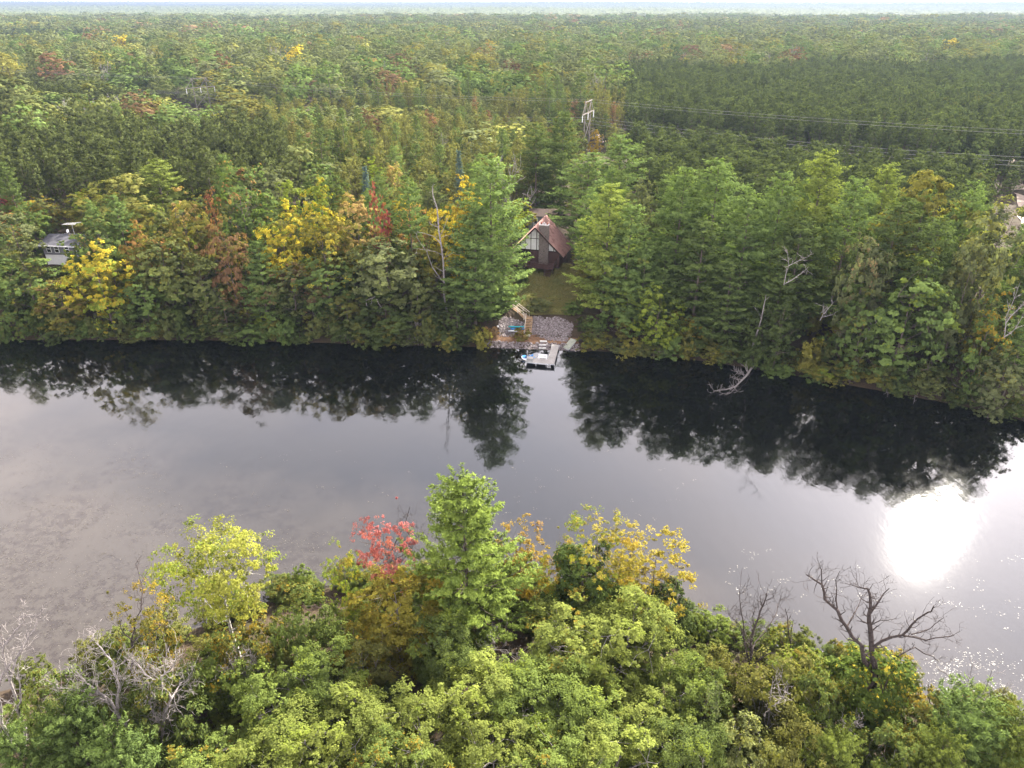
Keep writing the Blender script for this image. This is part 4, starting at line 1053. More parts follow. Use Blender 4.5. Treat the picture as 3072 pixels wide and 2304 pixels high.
# ---- behind and right of the cabin
hand('white_pine', 'wpine1', 1160, 268, 62, 120, 'pine', 'dark white pine behind the cabin, left of the tallest one')
hand('white_pine', 'wpine0', 1215, 242, 72, 140, 'pine', 'tallest dark pine behind the cabin, left of the pylon')
hand('white_pine', 'wpine2', 1268, 335, 42, 165, 'wpine', 'spreading white pine hanging over the cabin roof')
hand('white_pine', 'wpine1', 1346, 290, 56, 150, 'wpine', 'white pine with long arms right behind the cabin')
hand('white_pine', 'wpine0', 1318, 398, 15, 165, 'gpine', 'big white pine immediately right of the cabin')
hand('white_pine', 'wpine3', 1360, 440, 10, 140, 'wpine', 'white pine standing in front of the big one right of the cabin')
hand('white_pine', 'wpine2', 1395, 520, 6, 90, 'wpine', 'slender white pine with open branches right of the lawn', accent='gold', amt=.06)
hand('oak_tree', 'oak2', 1392, 395, 34, 80, 'grey', 'grey-green oak between the white pines right of the cabin')
hand('maple_tree', 'maple1', 1428, 622, 1.2, 92, 'lime', 'bright lime green tree overhanging the water right of the dock', accent='green', amt=.3)
hand('oak_tree', 'oak3', 1360, 610, 5, 110, 'green', 'green tree on the shore left of the bright lime tree', accent='lime', amt=.3)
for (u, v, s, w_, k, tint, lab) in [
    (1478, 362, 22, 175, 0, 'wpine', 'leftmost large white pine of the right bank'), (1560, 348, 26, 190, 1, 'wpine', 'white pine with a wide flat top, second along the right bank'),
    (1525, 470, 8, 160, 3, 'pine', 'dark white pine on the shore above the fallen tree'), (1630, 415, 18, 170, 2, 'wpine', 'white pine above the leaning trunk on the right bank'),
    (1700, 372, 26, 150, 1, 'wpine', 'pointed white pine left of the highest right bank pine'), (1790, 330, 34, 190, 0, 'gpine', 'highest white pine of the right bank, with a sunlit rounded top'),
    (1745, 470, 12, 170, 3, 'pine', 'dense dark white pine in the middle of the right bank'), (1860, 385, 26, 150, 1, 'wpine', 'white pine just right of the highest right bank pine'),
    (1925, 355, 40, 130, 0, 'gpine', 'sunlit white pine behind the grey-topped oak'), (1950, 440, 18, 190, 2, 'pine', 'broad dark white pine above the big green shoreline oak'),
    (2045, 470, 16, 150, 3, 'pine', 'dark white pine left of the pale right edge oaks'), (1590, 560, 5, 140, 3, 'pine', 'low dark white pine behind the leaning bare trunk'),
    (1690, 590, 4, 120, 1, 'pine', 'small dark pine between the bare branches of the right bank'), (2115, 395, 36, 120, 1, 'wpine', 'white pine at the far right in front of the plantation')]:
    hand('white_pine', 'wpine%d' % k, u, v, s, w_, tint, lab)
hand('oak_tree', 'oak2', 1885, 520, 5, 110, 'grey', 'oak with a silvery top and brown lower leaves on the right bank', accent='brown', amt=.1)
hand('oak_tree', 'oak1', 1985, 590, 3, 190, 'green', 'big fresh green oak on the right shoreline', accent='lime', amt=.25)
hand('oak_tree', 'oak0', 2110, 545, 8, 110, 'grey', 'pale grey-green oak near the right edge', accent='pale', amt=.35)
hand('oak_tree', 'oak2', 2180, 440, 24, 150, 'grey', 'pale oak at the right edge below the sandy track', accent='pale', amt=.4)
hand('oak_tree', 'oak0', 2010, 402, 38, 160, 'olive', 'yellowish oak behind the right bank pines', accent='olive', amt=.4)
hand('oak_tree', 'oak3', 1700, 640, 2, 110, 'dark', 'dark green tree on the shore below the bare right bank branches')
hand('oak_tree', 'oak1', 1880, 640, 2.5, 120, 'green', 'green tree left of the big shoreline oak', accent='olive', amt=.2)
hand('oak_tree', 'oak3', 2160, 640, 3, 110, 'green', 'shoreline tree at the right edge with gold low branches', accent='gold', amt=.25)
hand('oak_tree', 'oak1', 2185, 765, -1, 110, 'grey', 'silvery green tree leaning over the water at the right edge', accent='olive', amt=.2)
hand('shrub', 'shrub0', 1788, 790, 0.4, 92, 'olive', 'rounded olive shrub hanging over the water on the right bank', 'shrub', accent='lime', amt=.4)
hand('shrub', 'shrub1', 1480, 690, 3, 80, 'olive', 'golden olive shrub right of the bright lime tree', 'shrub', accent='gold', amt=.3)
hand('shrub', 'shrub0', 1550, 745, 1.5, 80, 'oak', 'green shrub at the waterline left of the fallen tree', 'shrub', accent='olive', amt=.4)
hand('shrub', 'shrub1', 1160, 660, 10.5, 68, 'grey', 'pale-leaved shrub at the top of the rocks beside the stairs', 'shrub', accent='pale', amt=.4)
hand('shrub', 'shrub0', 1128, 730, 1.6, 36, 'olive', 'small olive shrub on the rocky edge behind the dock', 'shrub', accent='rust', amt=.3)
hand('shrub', 'shrub1', 1062, 722, 1.8, 34, 'brown', 'small rusty brown shrub below the lamp post', 'shrub', accent='orange', amt=.3)
hand('shrub', 'shrub0', 1238, 672, 9, 42, 'green', 'green shrub at the right end of the rocky slope', 'shrub')
hand('shrub', 'shrub1', 1262, 705, 5, 40, 'dark', 'dark shrub between the rocky slope and the bright lime tree', 'shrub', accent='olive', amt=.3)
hand('shrub', 'shrub0', 1292, 690, 4.5, 46, 'green', 'green shrub behind the spare dock section', 'shrub')
hand('shrub', 'shrub0', 1128, 600, 22, 30, 'green', 'round green shrub left of the lawn under the deck', 'shrub')
hand('shrub', 'shrub1', 1275, 745, .8, 60, 'olive', 'low olive shrub at the waterline right of the dock', 'shrub', accent='green', amt=.3)

# ---- dead wood drawn from its limbs
def dead_tree(name, limbs, Y, label, bark, seed, twig_len=1.2, twig_depth=2, twigs=3, jit=.8, r0=.2, cat='dead tree', min_r=.012, group=None, foot=None, afloat=False):
    """limbs: pixel polylines on the tree's own plane with start radius; limbs get depth of their own and grow twigs"""
    rg = np.random.default_rng(seed)
    base = foot if foot is not None else at_y(limbs[0][1][0][0], limbs[0][1][0][1], Y)
    g = gz(base[0], base[1]); e = empty(name, (base[0], base[1], g)); tag(e, label, cat, group)
    tr = MB(); tw = MB(); org = np.array([base[0], base[1], g]); bent = {}
    for i, (rad, pl) in enumerate(limbs):
        k0 = bent.get(pl[0], 0.0); slope = 0 if i == 0 else rg.normal() * jit
        pts = []
        for j, (x_, y_) in enumerate(pl):
            dy = k0 + slope * j / max(1, len(pl) - 1) * 2
            bent[(x_, y_)] = dy
            pts.append((at_z(x_, y_, max(.08, (.8 if i == 0 else .35) * (1 - j / max(1, len(pl) - 1)) + .1)) if afloat else at_y(x_, y_, Y + dy)) - org)
        rads = [max(min_r, rad * (1 - .72 * j / (len(pl) - 1))) for j in range(len(pl))]
        # refine for crooked wood
        P2, R2 = [], []
        for j in range(len(pts) - 1):
            for q in (0, .5):
                P2.append(pts[j] * (1 - q) + pts[j + 1] * q + (rg.normal(size=3) * .04 * np.linalg.norm(pts[j + 1] - pts[j]) if q else 0)); R2.append(rads[j] * (1 - q) + rads[j + 1] * q)
        P2.append(pts[-1]); R2.append(rads[-1])
        tr.tube(P2, R2, 6)
        for j in range(1, len(P2)):
            for _ in range(twigs if j > 1 or i > 0 else 0):
                d_ = (P2[j] - P2[j - 1]); d_ = d_ / (np.linalg.norm(d_) + 1e-6) + rg.normal(size=3) * .75 + np.array([0, 0, .25])
                branchy(tw, rg, P2[j - 1] * .5 + P2[j] * .5, d_, twig_len * rg.uniform(.5, 1.2), max(min_r, R2[j] * .45), twig_depth, .4, .5, (1, 3), .08, 4, min_r)
    tr.build('trunk', M[bark], e, True)
    if tw.V: tw.build('branches', M[bark], e, True)
    return e
def cv(lst, ox, oy, k): return [(r_, [(ox + x / k, oy + y / k) for x, y in pl]) for r_, pl in lst]
# tall snag on the far bank
sn_y = float(shore_far(at_y(1345, 950, 122)[0])) + 6.5
sf_ = at_y(1348, 985, sn_y); sf_[2] = gz(sf_[0], sn_y)
dead_tree('dead_snag', cv([(.20, [(685, 1050), (665, 850), (648, 620), (625, 430), (595, 300), (590, 240)]), (.08, [(648, 620), (600, 560), (490, 530)]), (.09, [(665, 860), (590, 760), (550, 650), (480, 555)]), (.06, [(655, 680), (560, 650), (470, 635)]), (.05, [(640, 560), (690, 440)]), (.05, [(625, 500), (575, 480)]), (.05, [(660, 700), (740, 660)]), (.05, [(665, 780), (735, 755)])], 1024, 450, 2.16), sn_y, 'tall bare grey snag on the bank left of the cabin pines', 'grey_bark', 5, 1.0, 1, 1, .9, min_r=.02, foot=sf_)
# fallen tree in the water, right bank
fl_y = at_z(2285, 1085, .5)[1]
dead_tree('fallen_tree', cv([(.20, [(455, 1320), (400, 1400), (330, 1470), (270, 1490), (190, 1500)]), (.12, [(455, 1340), (490, 1290), (525, 1240)]), (.05, [(330, 1470), (300, 1510), (240, 1520)]), (.05, [(400, 1400), (340, 1385), (290, 1420)]), (.05, [(515, 1260), (560, 1330)])], 2048, 450, 2.074), float(shore_far(at_z(2270, 1090)[0])) - .2, 'pale fallen tree reaching from the right bank into the water', 'grey_bark', 9, 1.0, 2, 2, .5, min_r=.022, cat='fallen tree', afloat=True)
dead_tree('fallen_branch', cv([(.11, [(1480, 1470), (1400, 1465), (1330, 1480), (1250, 1520)]), (.08, [(1450, 1440), (1440, 1500), (1435, 1580)]), (.05, [(1400, 1465), (1390, 1440), (1360, 1430)])], 2048, 450, 2.074), float(shore_far(at_z(2740, 1170)[0])) - .4, 'white dead branch dipping into the water on the right bank', 'grey_bark', 10, .8, 2, 2, .4, min_r=.022, cat='branch', afloat=True)
lt_y = float(shore_far(at_z(2250, 1040)[0])) + 1.0
dead_tree('leaning_trunk', cv([(.19, [(435, 1225), (465, 1130), (490, 1050), (520, 900)]), (.08, [(490, 1050), (450, 980)])], 2048, 450, 2.074), lt_y, 'bare grey leaning trunk on the bank above the fallen tree', 'grey_bark', 12, .8, 1, 1, .6, min_r=.02, cat='trunk')
for k, (l_, ppx, lab) in enumerate([
    ([(.06, [(630, 840), (660, 720), (650, 620)]), (.06, [(660, 720), (740, 680), (790, 660)]), (.06, [(640, 830), (720, 780), (785, 725)])], (2350, 850), 'bare twisted branches among the dark pines of the right bank'),
    ([(.06, [(855, 1060), (880, 1010), (870, 960)]), (.06, [(880, 1020), (940, 950)]), (.05, [(870, 1040), (940, 1025)])], (2460, 950), 'small bare branches in the middle of the right bank'),
    ([(.06, [(1135, 1190), (1160, 1120), (1220, 1060)]), (.06, [(1135, 1180), (1210, 1165)])], (2600, 1020), 'pale hooked dead branch left of the big shoreline oak'),
    ([(.06, [(2000, 1170), (2010, 1080), (2040, 980), (2100, 820)]), (.08, [(2010, 1080), (2090, 990), (2120, 960)]), (.08, [(2005, 1160), (2070, 1110), (2124, 1020)])], (3020, 1010), 'bare forked grey tree at the right edge of the far bank')]):
    yb = float(shore_far(at_z(ppx[0], ppx[1] + 60)[0])) + 2.2
    dead_tree('dead_branch', cv(l_, 2048, 450, 2.074), yb, lab, 'grey_bark', 20 + k, .9, 1, 2, .6, min_r=.02, cat='branch')
yb = float(shore_far(at_z(1120, 1030)[0])) + 1.0
dead_tree('dead_branch', cv([(.11, [(165, 1010), (160, 975), (200, 960), (250, 935)]), (.09, [(200, 960), (190, 1010)]), (.09, [(230, 965), (245, 1000), (265, 1030)])], 1024, 450, 2.16), yb, 'white dead branch poking out of the dark oak on the left bank', 'grey_bark', 31, .4, 0, 1, .4, min_r=.03, cat='branch')
dead_tree('brush_pile', cv([(.06, [(500, 1290), (490, 1200), (500, 1130)]), (.05, [(500, 1290), (460, 1230), (470, 1160)]), (.05, [(510, 1280), (530, 1200), (520, 1120)])], 1024, 450, 2.16), float(shore_far(at_z(1255, 1035)[0])) + .2, 'grey fan of dead brush hanging to the water left of the lamp post', 'grey_bark', 33, .9, 2, 4, .5, min_r=.02, cat='brush')

# ---- fill of the far bank belt and the water's edge
CLEAR = [(1556, 640, 1712, 815, 141), (1572, 800, 1730, 950, 121), (1478, 930, 1745, 1050, 114), (96, 690, 190, 800, 140), (1590, 640, 1650, 690, 161), (3010, 470, 3072, 640, 180), (1790, 395, 1826, 432, 230), (566, 236, 646, 312, 356), (1738, 312, 1788, 392, 262)]
def box_of(x, y, h, r):
    g = gz(x, y); a_ = project((x, y, g + h)); b_ = project((x, y, g)); w_ = r * FPX / a_[2]
    return min(a_[0], b_[0]) - w_, a_[1], max(a_[0], b_[0]) + w_, b_[1]
def blocks(x, y, h, r):
    b_ = box_of(x, y, h, r * .8)
    for c_ in CLEAR:
        if y < c_[4] + 8 and b_[0] < c_[2] and b_[2] > c_[0] and b_[1] < c_[3] and b_[3] > c_[1]: return True
    # footprints of the buildings
    if abs(x - cab.location.x - 2) < 8 + r * .3 and 140 < y < 157: return True
    if cb[0] - 1 < x < cb[0] + 13 and cb[1] - 1 < y < cb[1] + 9: return True
    return False
cnt_fill = 0
s = 2.5
while s < 46:
    x = -110 + R.random() * 4
    while x < 112:
        X = x + R.normal() * 1.2; Y = float(shore_far(X)) + s + R.normal() * 1.0
        u = project((X, Y, 14))[0] / US
        x += 4.6 + R.random() * 2.0
        if not (-90 < u < 2300): continue
        pine = R.random() < (.72 if u > 1330 else (.4 if 990 < u < 1330 else .16))
        if pine: h, r = R.uniform(14, 21) * (.75 + .25 * min(1, s / 15)), R.uniform(2.6, 3.8)
        else: h, r = R.uniform(8.5, 14) * (.75 + .25 * min(1, s / 15)), R.uniform(2.6, 4.0)
        if blocks(X, Y, h, r): continue
        if any((X - p_[0]) ** 2 + (Y - p_[1]) ** 2 < (.6 * (r + p_[2])) ** 2 for p_ in placed): continue
        placed.append((X, Y, r)); cnt_fill += 1
        side_ = 'left bank' if u < 1050 else ('cabin woods' if u < 1330 else 'right bank')
        if pine:
            tn = R.choice(['pine', 'wpine'])
            tree('white_pine', 'wpine%d' % R.integers(4), X, Y, h, r, beside('smaller %s pine' % COLN[tn], X, Y), 'tree', T[tn], group='smaller pines of the ' + side_)
        else:
            tn = R.choice(['oak', 'green', 'grey', 'olive', 'dark', 'lime', 'yellow', 'orange', 'rust'], p=[.27, .24, .12, .12, .10, .07, .045, .015, .02] if u < 1330 else [.30, .27, .2, .08, .12, .03, 0, 0, 0])
            tree('oak_tree', R.choice(['oak0', 'oak1', 'oak2', 'oak3', 'maple0', 'maple1']), X, Y, h, r, beside('smaller %s leafy tree' % COLN[tn], X, Y), 'tree', T[tn], T[R.choice(['olive', 'lime', 'gold'])], R.choice([0, .15, .3]), 'smaller leafy trees of the ' + side_)
    s += 5.2
x = -108
while x < 110:
    X = x + R.normal() * .5; s_ = R.uniform(-.9, 1.4); Y = float(shore_far(X)) + s_
    x += R.uniform(1.6, 2.6); u = project((X, Y, 1))[0] / US
    h, r = R.uniform(1.8, 5.5), R.uniform(1.3, 2.5)
    if X1 - 2.0 < X < X2 + 1.5: 
        if X < X2 - .2: continue
        h *= .5
    if not (-60 < u < 2270) or blocks(X, Y, h, r * .5): continue
    sd_ = 'left' if u < 1200 else 'right'
    tn = R.choice(['oak', 'green', 'dark', 'olive'], p=[.32, .28, .25, .15])
    tree('shrub', R.choice(['shrub0', 'shrub1', 'oak3'], p=[.45, .3, .25]), X, Y, h, r, beside('low %s waterline shrub' % COLN[tn], X, Y), 'shrub', T[tn], T['olive'], R.choice([0, .3]), 'shoreline shrubs of the far bank')
under = []
for k in range(420):
    X = R.uniform(-104, 108); s_ = R.uniform(1.5, 30); Y = float(shore_far(X)) + s_; u = project((X, Y, 3))[0] / US
    h, r = R.uniform(1.5, 4.5), R.uniform(1.2, 2.2)
    if not (-50 < u < 2262) or blocks(X, Y, h, r) or in_poly(np.array(X), np.array(Y), np.array(lawn_poly)): continue
    under.append((X, Y, gz(X, Y), R.random() * 6.28, r / 2.0, h / 3.2, *T[R.choice(['oak', 'green', 'dark', 'olive', 'lime'], p=[.3, .28, .25, .12, .05])], R.integers(2)))
print('fill', cnt_fill)

# ------------------------------------------------------------------ THE FOREST BEHIND
# lighter versions of the trees for greater distances: one mesh each, trunk and crown
def merged(name, pair, fol):
    tm, cm = pair
    Vt = np.zeros(len(tm.vertices) * 3, np.float32); tm.vertices.foreach_get('co', Vt); Vt = Vt.reshape(-1, 3)
    Ft = [list(p_.vertices) for p_ in tm.polygons]; V2, F2, mi, var, acc = Vt.tolist(), list(Ft), [1] * len(Ft), [.5] * len(Ft), [1.0] * len(Ft)
    if cm is not None:
        Vc = np.zeros(len(cm.vertices) * 3, np.float32); cm.vertices.foreach_get('co', Vc); Vc = Vc.reshape(-1, 3); b0 = len(V2)
        V2 += Vc.tolist(); nf = len(cm.polygons); F2 += (np.arange(nf * 4).reshape(-1, 4) + b0).tolist(); mi += [0] * nf
        a_ = np.zeros(nf, np.float32); cm.attributes['var'].data.foreach_get('value', a_); var += a_.tolist()
        a_ = np.zeros(nf, np.float32); cm.attributes['acc'].data.foreach_get('value', a_); acc += a_.tolist()
    bark = tm.materials[0]
    return mesh_from(name, V2, F2, [M[fol], bark], False, mi, {'var': var, 'acc': acc})
MID = {}
def reg_mid(key, h, r, pair):
    leafy = pair[1] is not None and pair[1].materials[0] is M['leaf']
    MID[key] = (h, r, merged('mid_' + key, pair, 'mid_leaf' if leafy else 'needle'), merged('far_' + key, pair, 'far_leaf'))
for k in range(4): reg_mid('oak%d' % k, 14, 5, broadleaf('m_oak', 220 + k, 14, 5, [4, 3, 4.5, 3.5][k], [60, 84, 48, 70][k], 11000, .33, [.25, .20, .28, .23][k], n_limbs=6, twig=False, tight=.85))
for k in range(3): reg_mid('rpine%d' % k, 16, 2.9, conifer('m_red_pine', 270 + k, 16, 2.9, [5, 6, 5.5][k], 1.05, 4.4, .72, 4, p_red, rise=.35, fan=.36, gap=.08, jag=.3, up=1.2, trunk_r=.2, blade_k=8, wblade=.44, plume=1.0))
for k in range(2): reg_mid('jack%d' % k, 15, 2.6, conifer('m_jack_pine', 276 + k, 15, 2.6, 3.5, 1.0, 4.2, .62, 4, p_jack, rise=.4, fan=.32, gap=.18, jag=.4, up=1.2, trunk_r=.15, blade_k=7, wblade=.4, plume=.95))
for k in range(2): reg_mid('wpine%d' % k, 22, 4.6, conifer('m_white_pine', 280 + k, 22, 4.6, 4, 1.5, 5, .75, 8, p_white, gap=.12, jag=.35, blade_k=9, wblade=.40, plume=1.4, rise=.14, fan=.34))
me, zm = bare_mesh('m_bare', 300, 14, 'grey_bark', 4, .3, .16, .2, (3, 4), 3, .035); reg_mid('bare0', zm, 3.6, (me, None))
FARK = {}
for k in range(3): FARK['oak%d' % k] = (14, 5.2, merged('distant_oak', broadleaf('f_oak', 420 + k, 14, 5.2, 4, 34, 2600, .60, .32, n_limbs=2, twig=False, tight=.9), 'far_leaf'))
FARK['rpine0'] = (15, 2.8, merged('distant_pine', conifer('f_pine', 470, 15, 2.8, 4, 1.6, 4, 1.25, 3, p_red, rise=.35, fan=.36, gap=.05, up=1.0, trunk_r=.2, blade_k=4, wblade=.55, plume=1.2), 'far_leaf'))

lp1, lp2, lp0 = np.array(t1[:2]), np.array(t2[:2]), np.array(ends_l[:2]); lp3 = np.array(ends_r[:2])
def line_dist(x, y):
    best = 1e9
    for a_, b_ in ((lp0, lp1), (lp1, lp2), (lp2, lp3)):
        d_ = b_ - a_; t_ = np.clip(((x - a_[0]) * d_[0] + (y - a_[1]) * d_[1]) / (d_ @ d_), 0, 1); q_ = a_ + d_ * t_
        best = min(best, math.hypot(x - q_[0], y - q_[1]))
    return best
def patch(x, y, s_, ph): return math.sin(x / s_ + ph) * math.cos(y / (s_ * .8) - ph * 1.7) + .5 * math.sin(x / (s_ * .43) - y / (s_ * .6) + ph * 3)
def zone(x, y):
    px, py, dep = project((x, y, 17)); u, v = px / US, py / US
    if u > 1338 + (v - 170) * .16 and v > 152 - (u - 1330) * .012 + 6 * math.sin(u / 60): return 'plant', u, v
    if u < 640 - (v - 270) * .3 and 288 + 9 * math.sin(u / 47) < v < 440: return 'leftpine', u, v
    if 70 < u < 315 and 183 < v < 212: return 'leftpine', u, v
    if 560 < u <= 1345 and 205 < v < 400 and patch(x, y, 26, .7) > -.55: return 'mixpine', u, v
    return 'leaf', u, v
cands = []
def grid(step, y0, y1, accept):
    y = y0
    while y < y1:
        half = .80 * (y * cP + 40 * sP) + 14
        x = -half + R.random() * step
        while x < half:
            X, Y = x + R.normal() * step * .22, y + R.normal() * step * .22
            if Y - shore_far(X) > 44 + R.normal() * 1.0:
                z_, u, v = zone(X, Y)
                if z_ in accept: cands.append((X, Y, z_, u, v))
            x += step
        y += step
grid(5.2, 105, 720, ('plant', 'leftpine', 'mixpine'))
grid(11.0, 105, 720, ('leaf',))
specs = []
for (X, Y, z_, u, v) in cands:
    ld = line_dist(X, Y)
    if ld < 7.5: continue
    low = ld < 15
    if z_ == 'leaf' and patch(X, Y, 33, 5.1) > 1.12: continue
    tint = None
    if z_ in ('plant', 'leftpine'):
        key = 'rpine%d' % R.integers(3); h = R.normal(15.5 if z_ == 'plant' else 17, 1.1); r = R.uniform(2.5, 3.3); name = 'red_pine'; tint = T['rpine'] if z_ == 'plant' else (.050, .064, .025)
        if z_ == 'plant' and u > 1980 and R.random() < .12: key = 'oak%d' % R.integers(4); name = 'oak_tree'; tint = T['dark']; r = 3.4
    elif z_ == 'mixpine':
        q = R.random()
        if q < .62: key = 'jack%d' % R.integers(2); h = R.normal(14.5, 1.5); r = R.uniform(2.0, 2.9); name = 'jack_pine'; tint = T['jack']
        elif q < .74: key = 'wpine%d' % R.integers(2); h = R.normal(18, 2); r = R.uniform(2.8, 3.8); name = 'white_pine'; tint = T['pine']
        elif q < .96: key = 'oak%d' % R.integers(4); h = R.normal(11.5, 1.5); r = R.uniform(2.6, 3.8); name = 'oak_tree'; tint = T['oak']
        elif q < .985: key = 'jack%d' % R.integers(2); h = 13.5; r = 2.4; name = 'jack_pine'; tint = T['rust']
        else: key = 'bare0'; h = R.normal(11, 2); r = 2.4; name = 'bare_tree'; tint = T['oak']
    else:
        q = R.random(); pb_ = patch(X, Y, 55, 2.1)
        key = 'oak%d' % R.integers(4); name = 'oak_tree'; big_ = R.random() < .40; h = (R.normal(20, 1.6) if big_ else R.normal(12, 1.6)) + 1.5 * patch(X, Y, 75, .3); r = R.uniform(6.2, 8.8) if big_ else R.uniform(4.2, 6.2)
        tint = T[R.choice(['oak', 'green', 'grey', 'olive', 'pale'], p=[.46, .22, .18, .10, .04])]
        if v > 205 and u < 640: tint = T[R.choice(['oak', 'green', 'olive', 'pale'], p=[.45, .2, .25, .10])]
        if q < .025: tint = tuple(.7 * c_ for c_ in T[R.choice(['rust', 'orange', 'brown', 'yellow'], p=[.5, .1, .3, .1])])
        elif q < .06 + (.25 if pb_ > .95 else 0): key = 'bare0'; name = 'bare_tree'; r = 4.6
        elif q > .965: key = 'wpine%d' % R.integers(2); name = 'white_pine'; tint = T['pine']; h = R.normal(20, 2); r = 4.2
    if low: h *= .6
    ly_ = float(np.interp(X, [lp0[0], lp1[0], lp2[0], lp3[0]], [lp0[1], lp1[1], lp2[1], lp3[1]]))
    if 0 < ly_ - Y < 75: h = min(h, 13.5 + R.random() * 1.5)
    if math.hypot(X - t1[0], Y - t1[1]) < 34 and Y < t1[1] + 4: h *= .72
    sc_ = 1 + R.normal() * .14
    if name == 'oak_tree': sc_ *= 1.8
    elif name == 'red_pine': sc_ *= 1.0
    elif name != 'bare_tree': sc_ *= 1.2
    if blocks(X, Y, h, r): continue
    if any((X - p_[0]) ** 2 + (Y - p_[1]) ** 2 < (.55 * (r + p_[2])) ** 2 for p_ in placed[:75]): continue
    specs.append((X, Y, key, h, r, name, tuple(c_ * sc_ for c_ in tint), z_, u, v))
specs.sort(key=lambda s__: s__[1])
LAB = {('red_pine', 'plant'): 'red pine standing in the dense plantation right of the pylon', ('red_pine', 'leftpine'): 'dark red pine in the stand behind the left bank',
       ('jack_pine', 'mixpine'): 'slim olive jack pine in the woods between cabin and power line', ('white_pine', 'mixpine'): 'dark white pine among the slim jack pines',
       ('oak_tree', 'mixpine'): 'small leafy tree among the slim jack pines', ('bare_tree', 'mixpine'): 'bare grey tree among the slim jack pines',
       ('oak_tree', 'leaf'): 'round-crowned leafy tree in the broad forest behind the power line', ('bare_tree', 'leaf'): 'bare grey-topped tree in the broad forest',
       ('white_pine', 'leaf'): 'dark pine standing out of the leafy broad forest', ('oak_tree', 'plant'): 'leafy tree mixed into the right part of the pine plantation'}
limit = {'red_pine': 300, 'oak_tree': 180, 'jack_pine': 260, 'white_pine': 70, 'bare_tree': 60}
used = {}; rest = []
for s__ in specs:
    X, Y, key, h, r, name, tint, z_, u, v = s__
    if used.get(name, 0) >= limit[name] or not (-20 < u < 2235):
        rest.append(s__); continue
    used[name] = used.get(name, 0) + 1
    h0, r0, me, _f = MID[key]
    o_ = obj(name, me); o_.location = (X, Y, gz(X, Y)); o_.rotation_euler = (0, 0, R.random() * 6.28); o_.scale = (r / r0, r / r0, h / h0)
    o_.color = (*tint, .12 if name == 'oak_tree' else 0); o_['accent'] = T['olive']
    tag(o_, LAB[(name, z_)], 'tree', LAB[(name, z_)].replace(' standing', '') + ' (individuals)')
print('mid individuals', used, 'rest', len(rest))

# a few single trees that stand out of the forest
def lone(name, key, u, v, Y, wu, tint, label):
    P_ = at_y(u * US, v * US, Y); dep = project(P_)[2]; r = wu * US / FPX * dep / 2; h = P_[2] - gz(P_[0], Y); h0, r0, me, _f = MID[key]
    o_ = obj(name, me); o_.location = (P_[0], Y, gz(P_[0], Y)); o_.rotation_euler = (0, 0, R.random() * 6); o_.scale = (r / r0, r / r0, h / h0); o_.color = (*T[tint], 0); o_['accent'] = T['olive']; tag(o_, label, 'tree')
lone('white_pine', 'wpine0', 1255, 158, 300, 70, 'pine', 'tall dark pine just above the right pylon')
lone('white_pine', 'wpine1', 1040, 130, 420, 60, 'pine', 'dark pine alone among leafy crowns above the middle of the cabin woods')
lone('oak_tree', 'oak1', 472, 118, 440, 52, 'rust', 'orange-brown tree beyond the left pylon')
lone('oak_tree', 'oak2', 796, 240, 262, 45, 'rust', 'reddish brown tree in the middle of the jack pines')
lone('oak_tree', 'oak0', 880, 130, 440, 40, 'rust', 'rusty brown tree in the forest left of the lone dark pine')
lone('oak_tree', 'oak3', 1425, 62, 860, 34, 'rust', 'faint reddish tree far off above the pine plantation')
lone('maple_tree', 'oak1', 1288, 285, 240, 30, 'gold', 'golden young tree beside the track under the right pylon')
lone('white_pine', 'wpine1', 290, 108, 470, 30, 'pine', 'narrow dark pine in the forest at upper left')

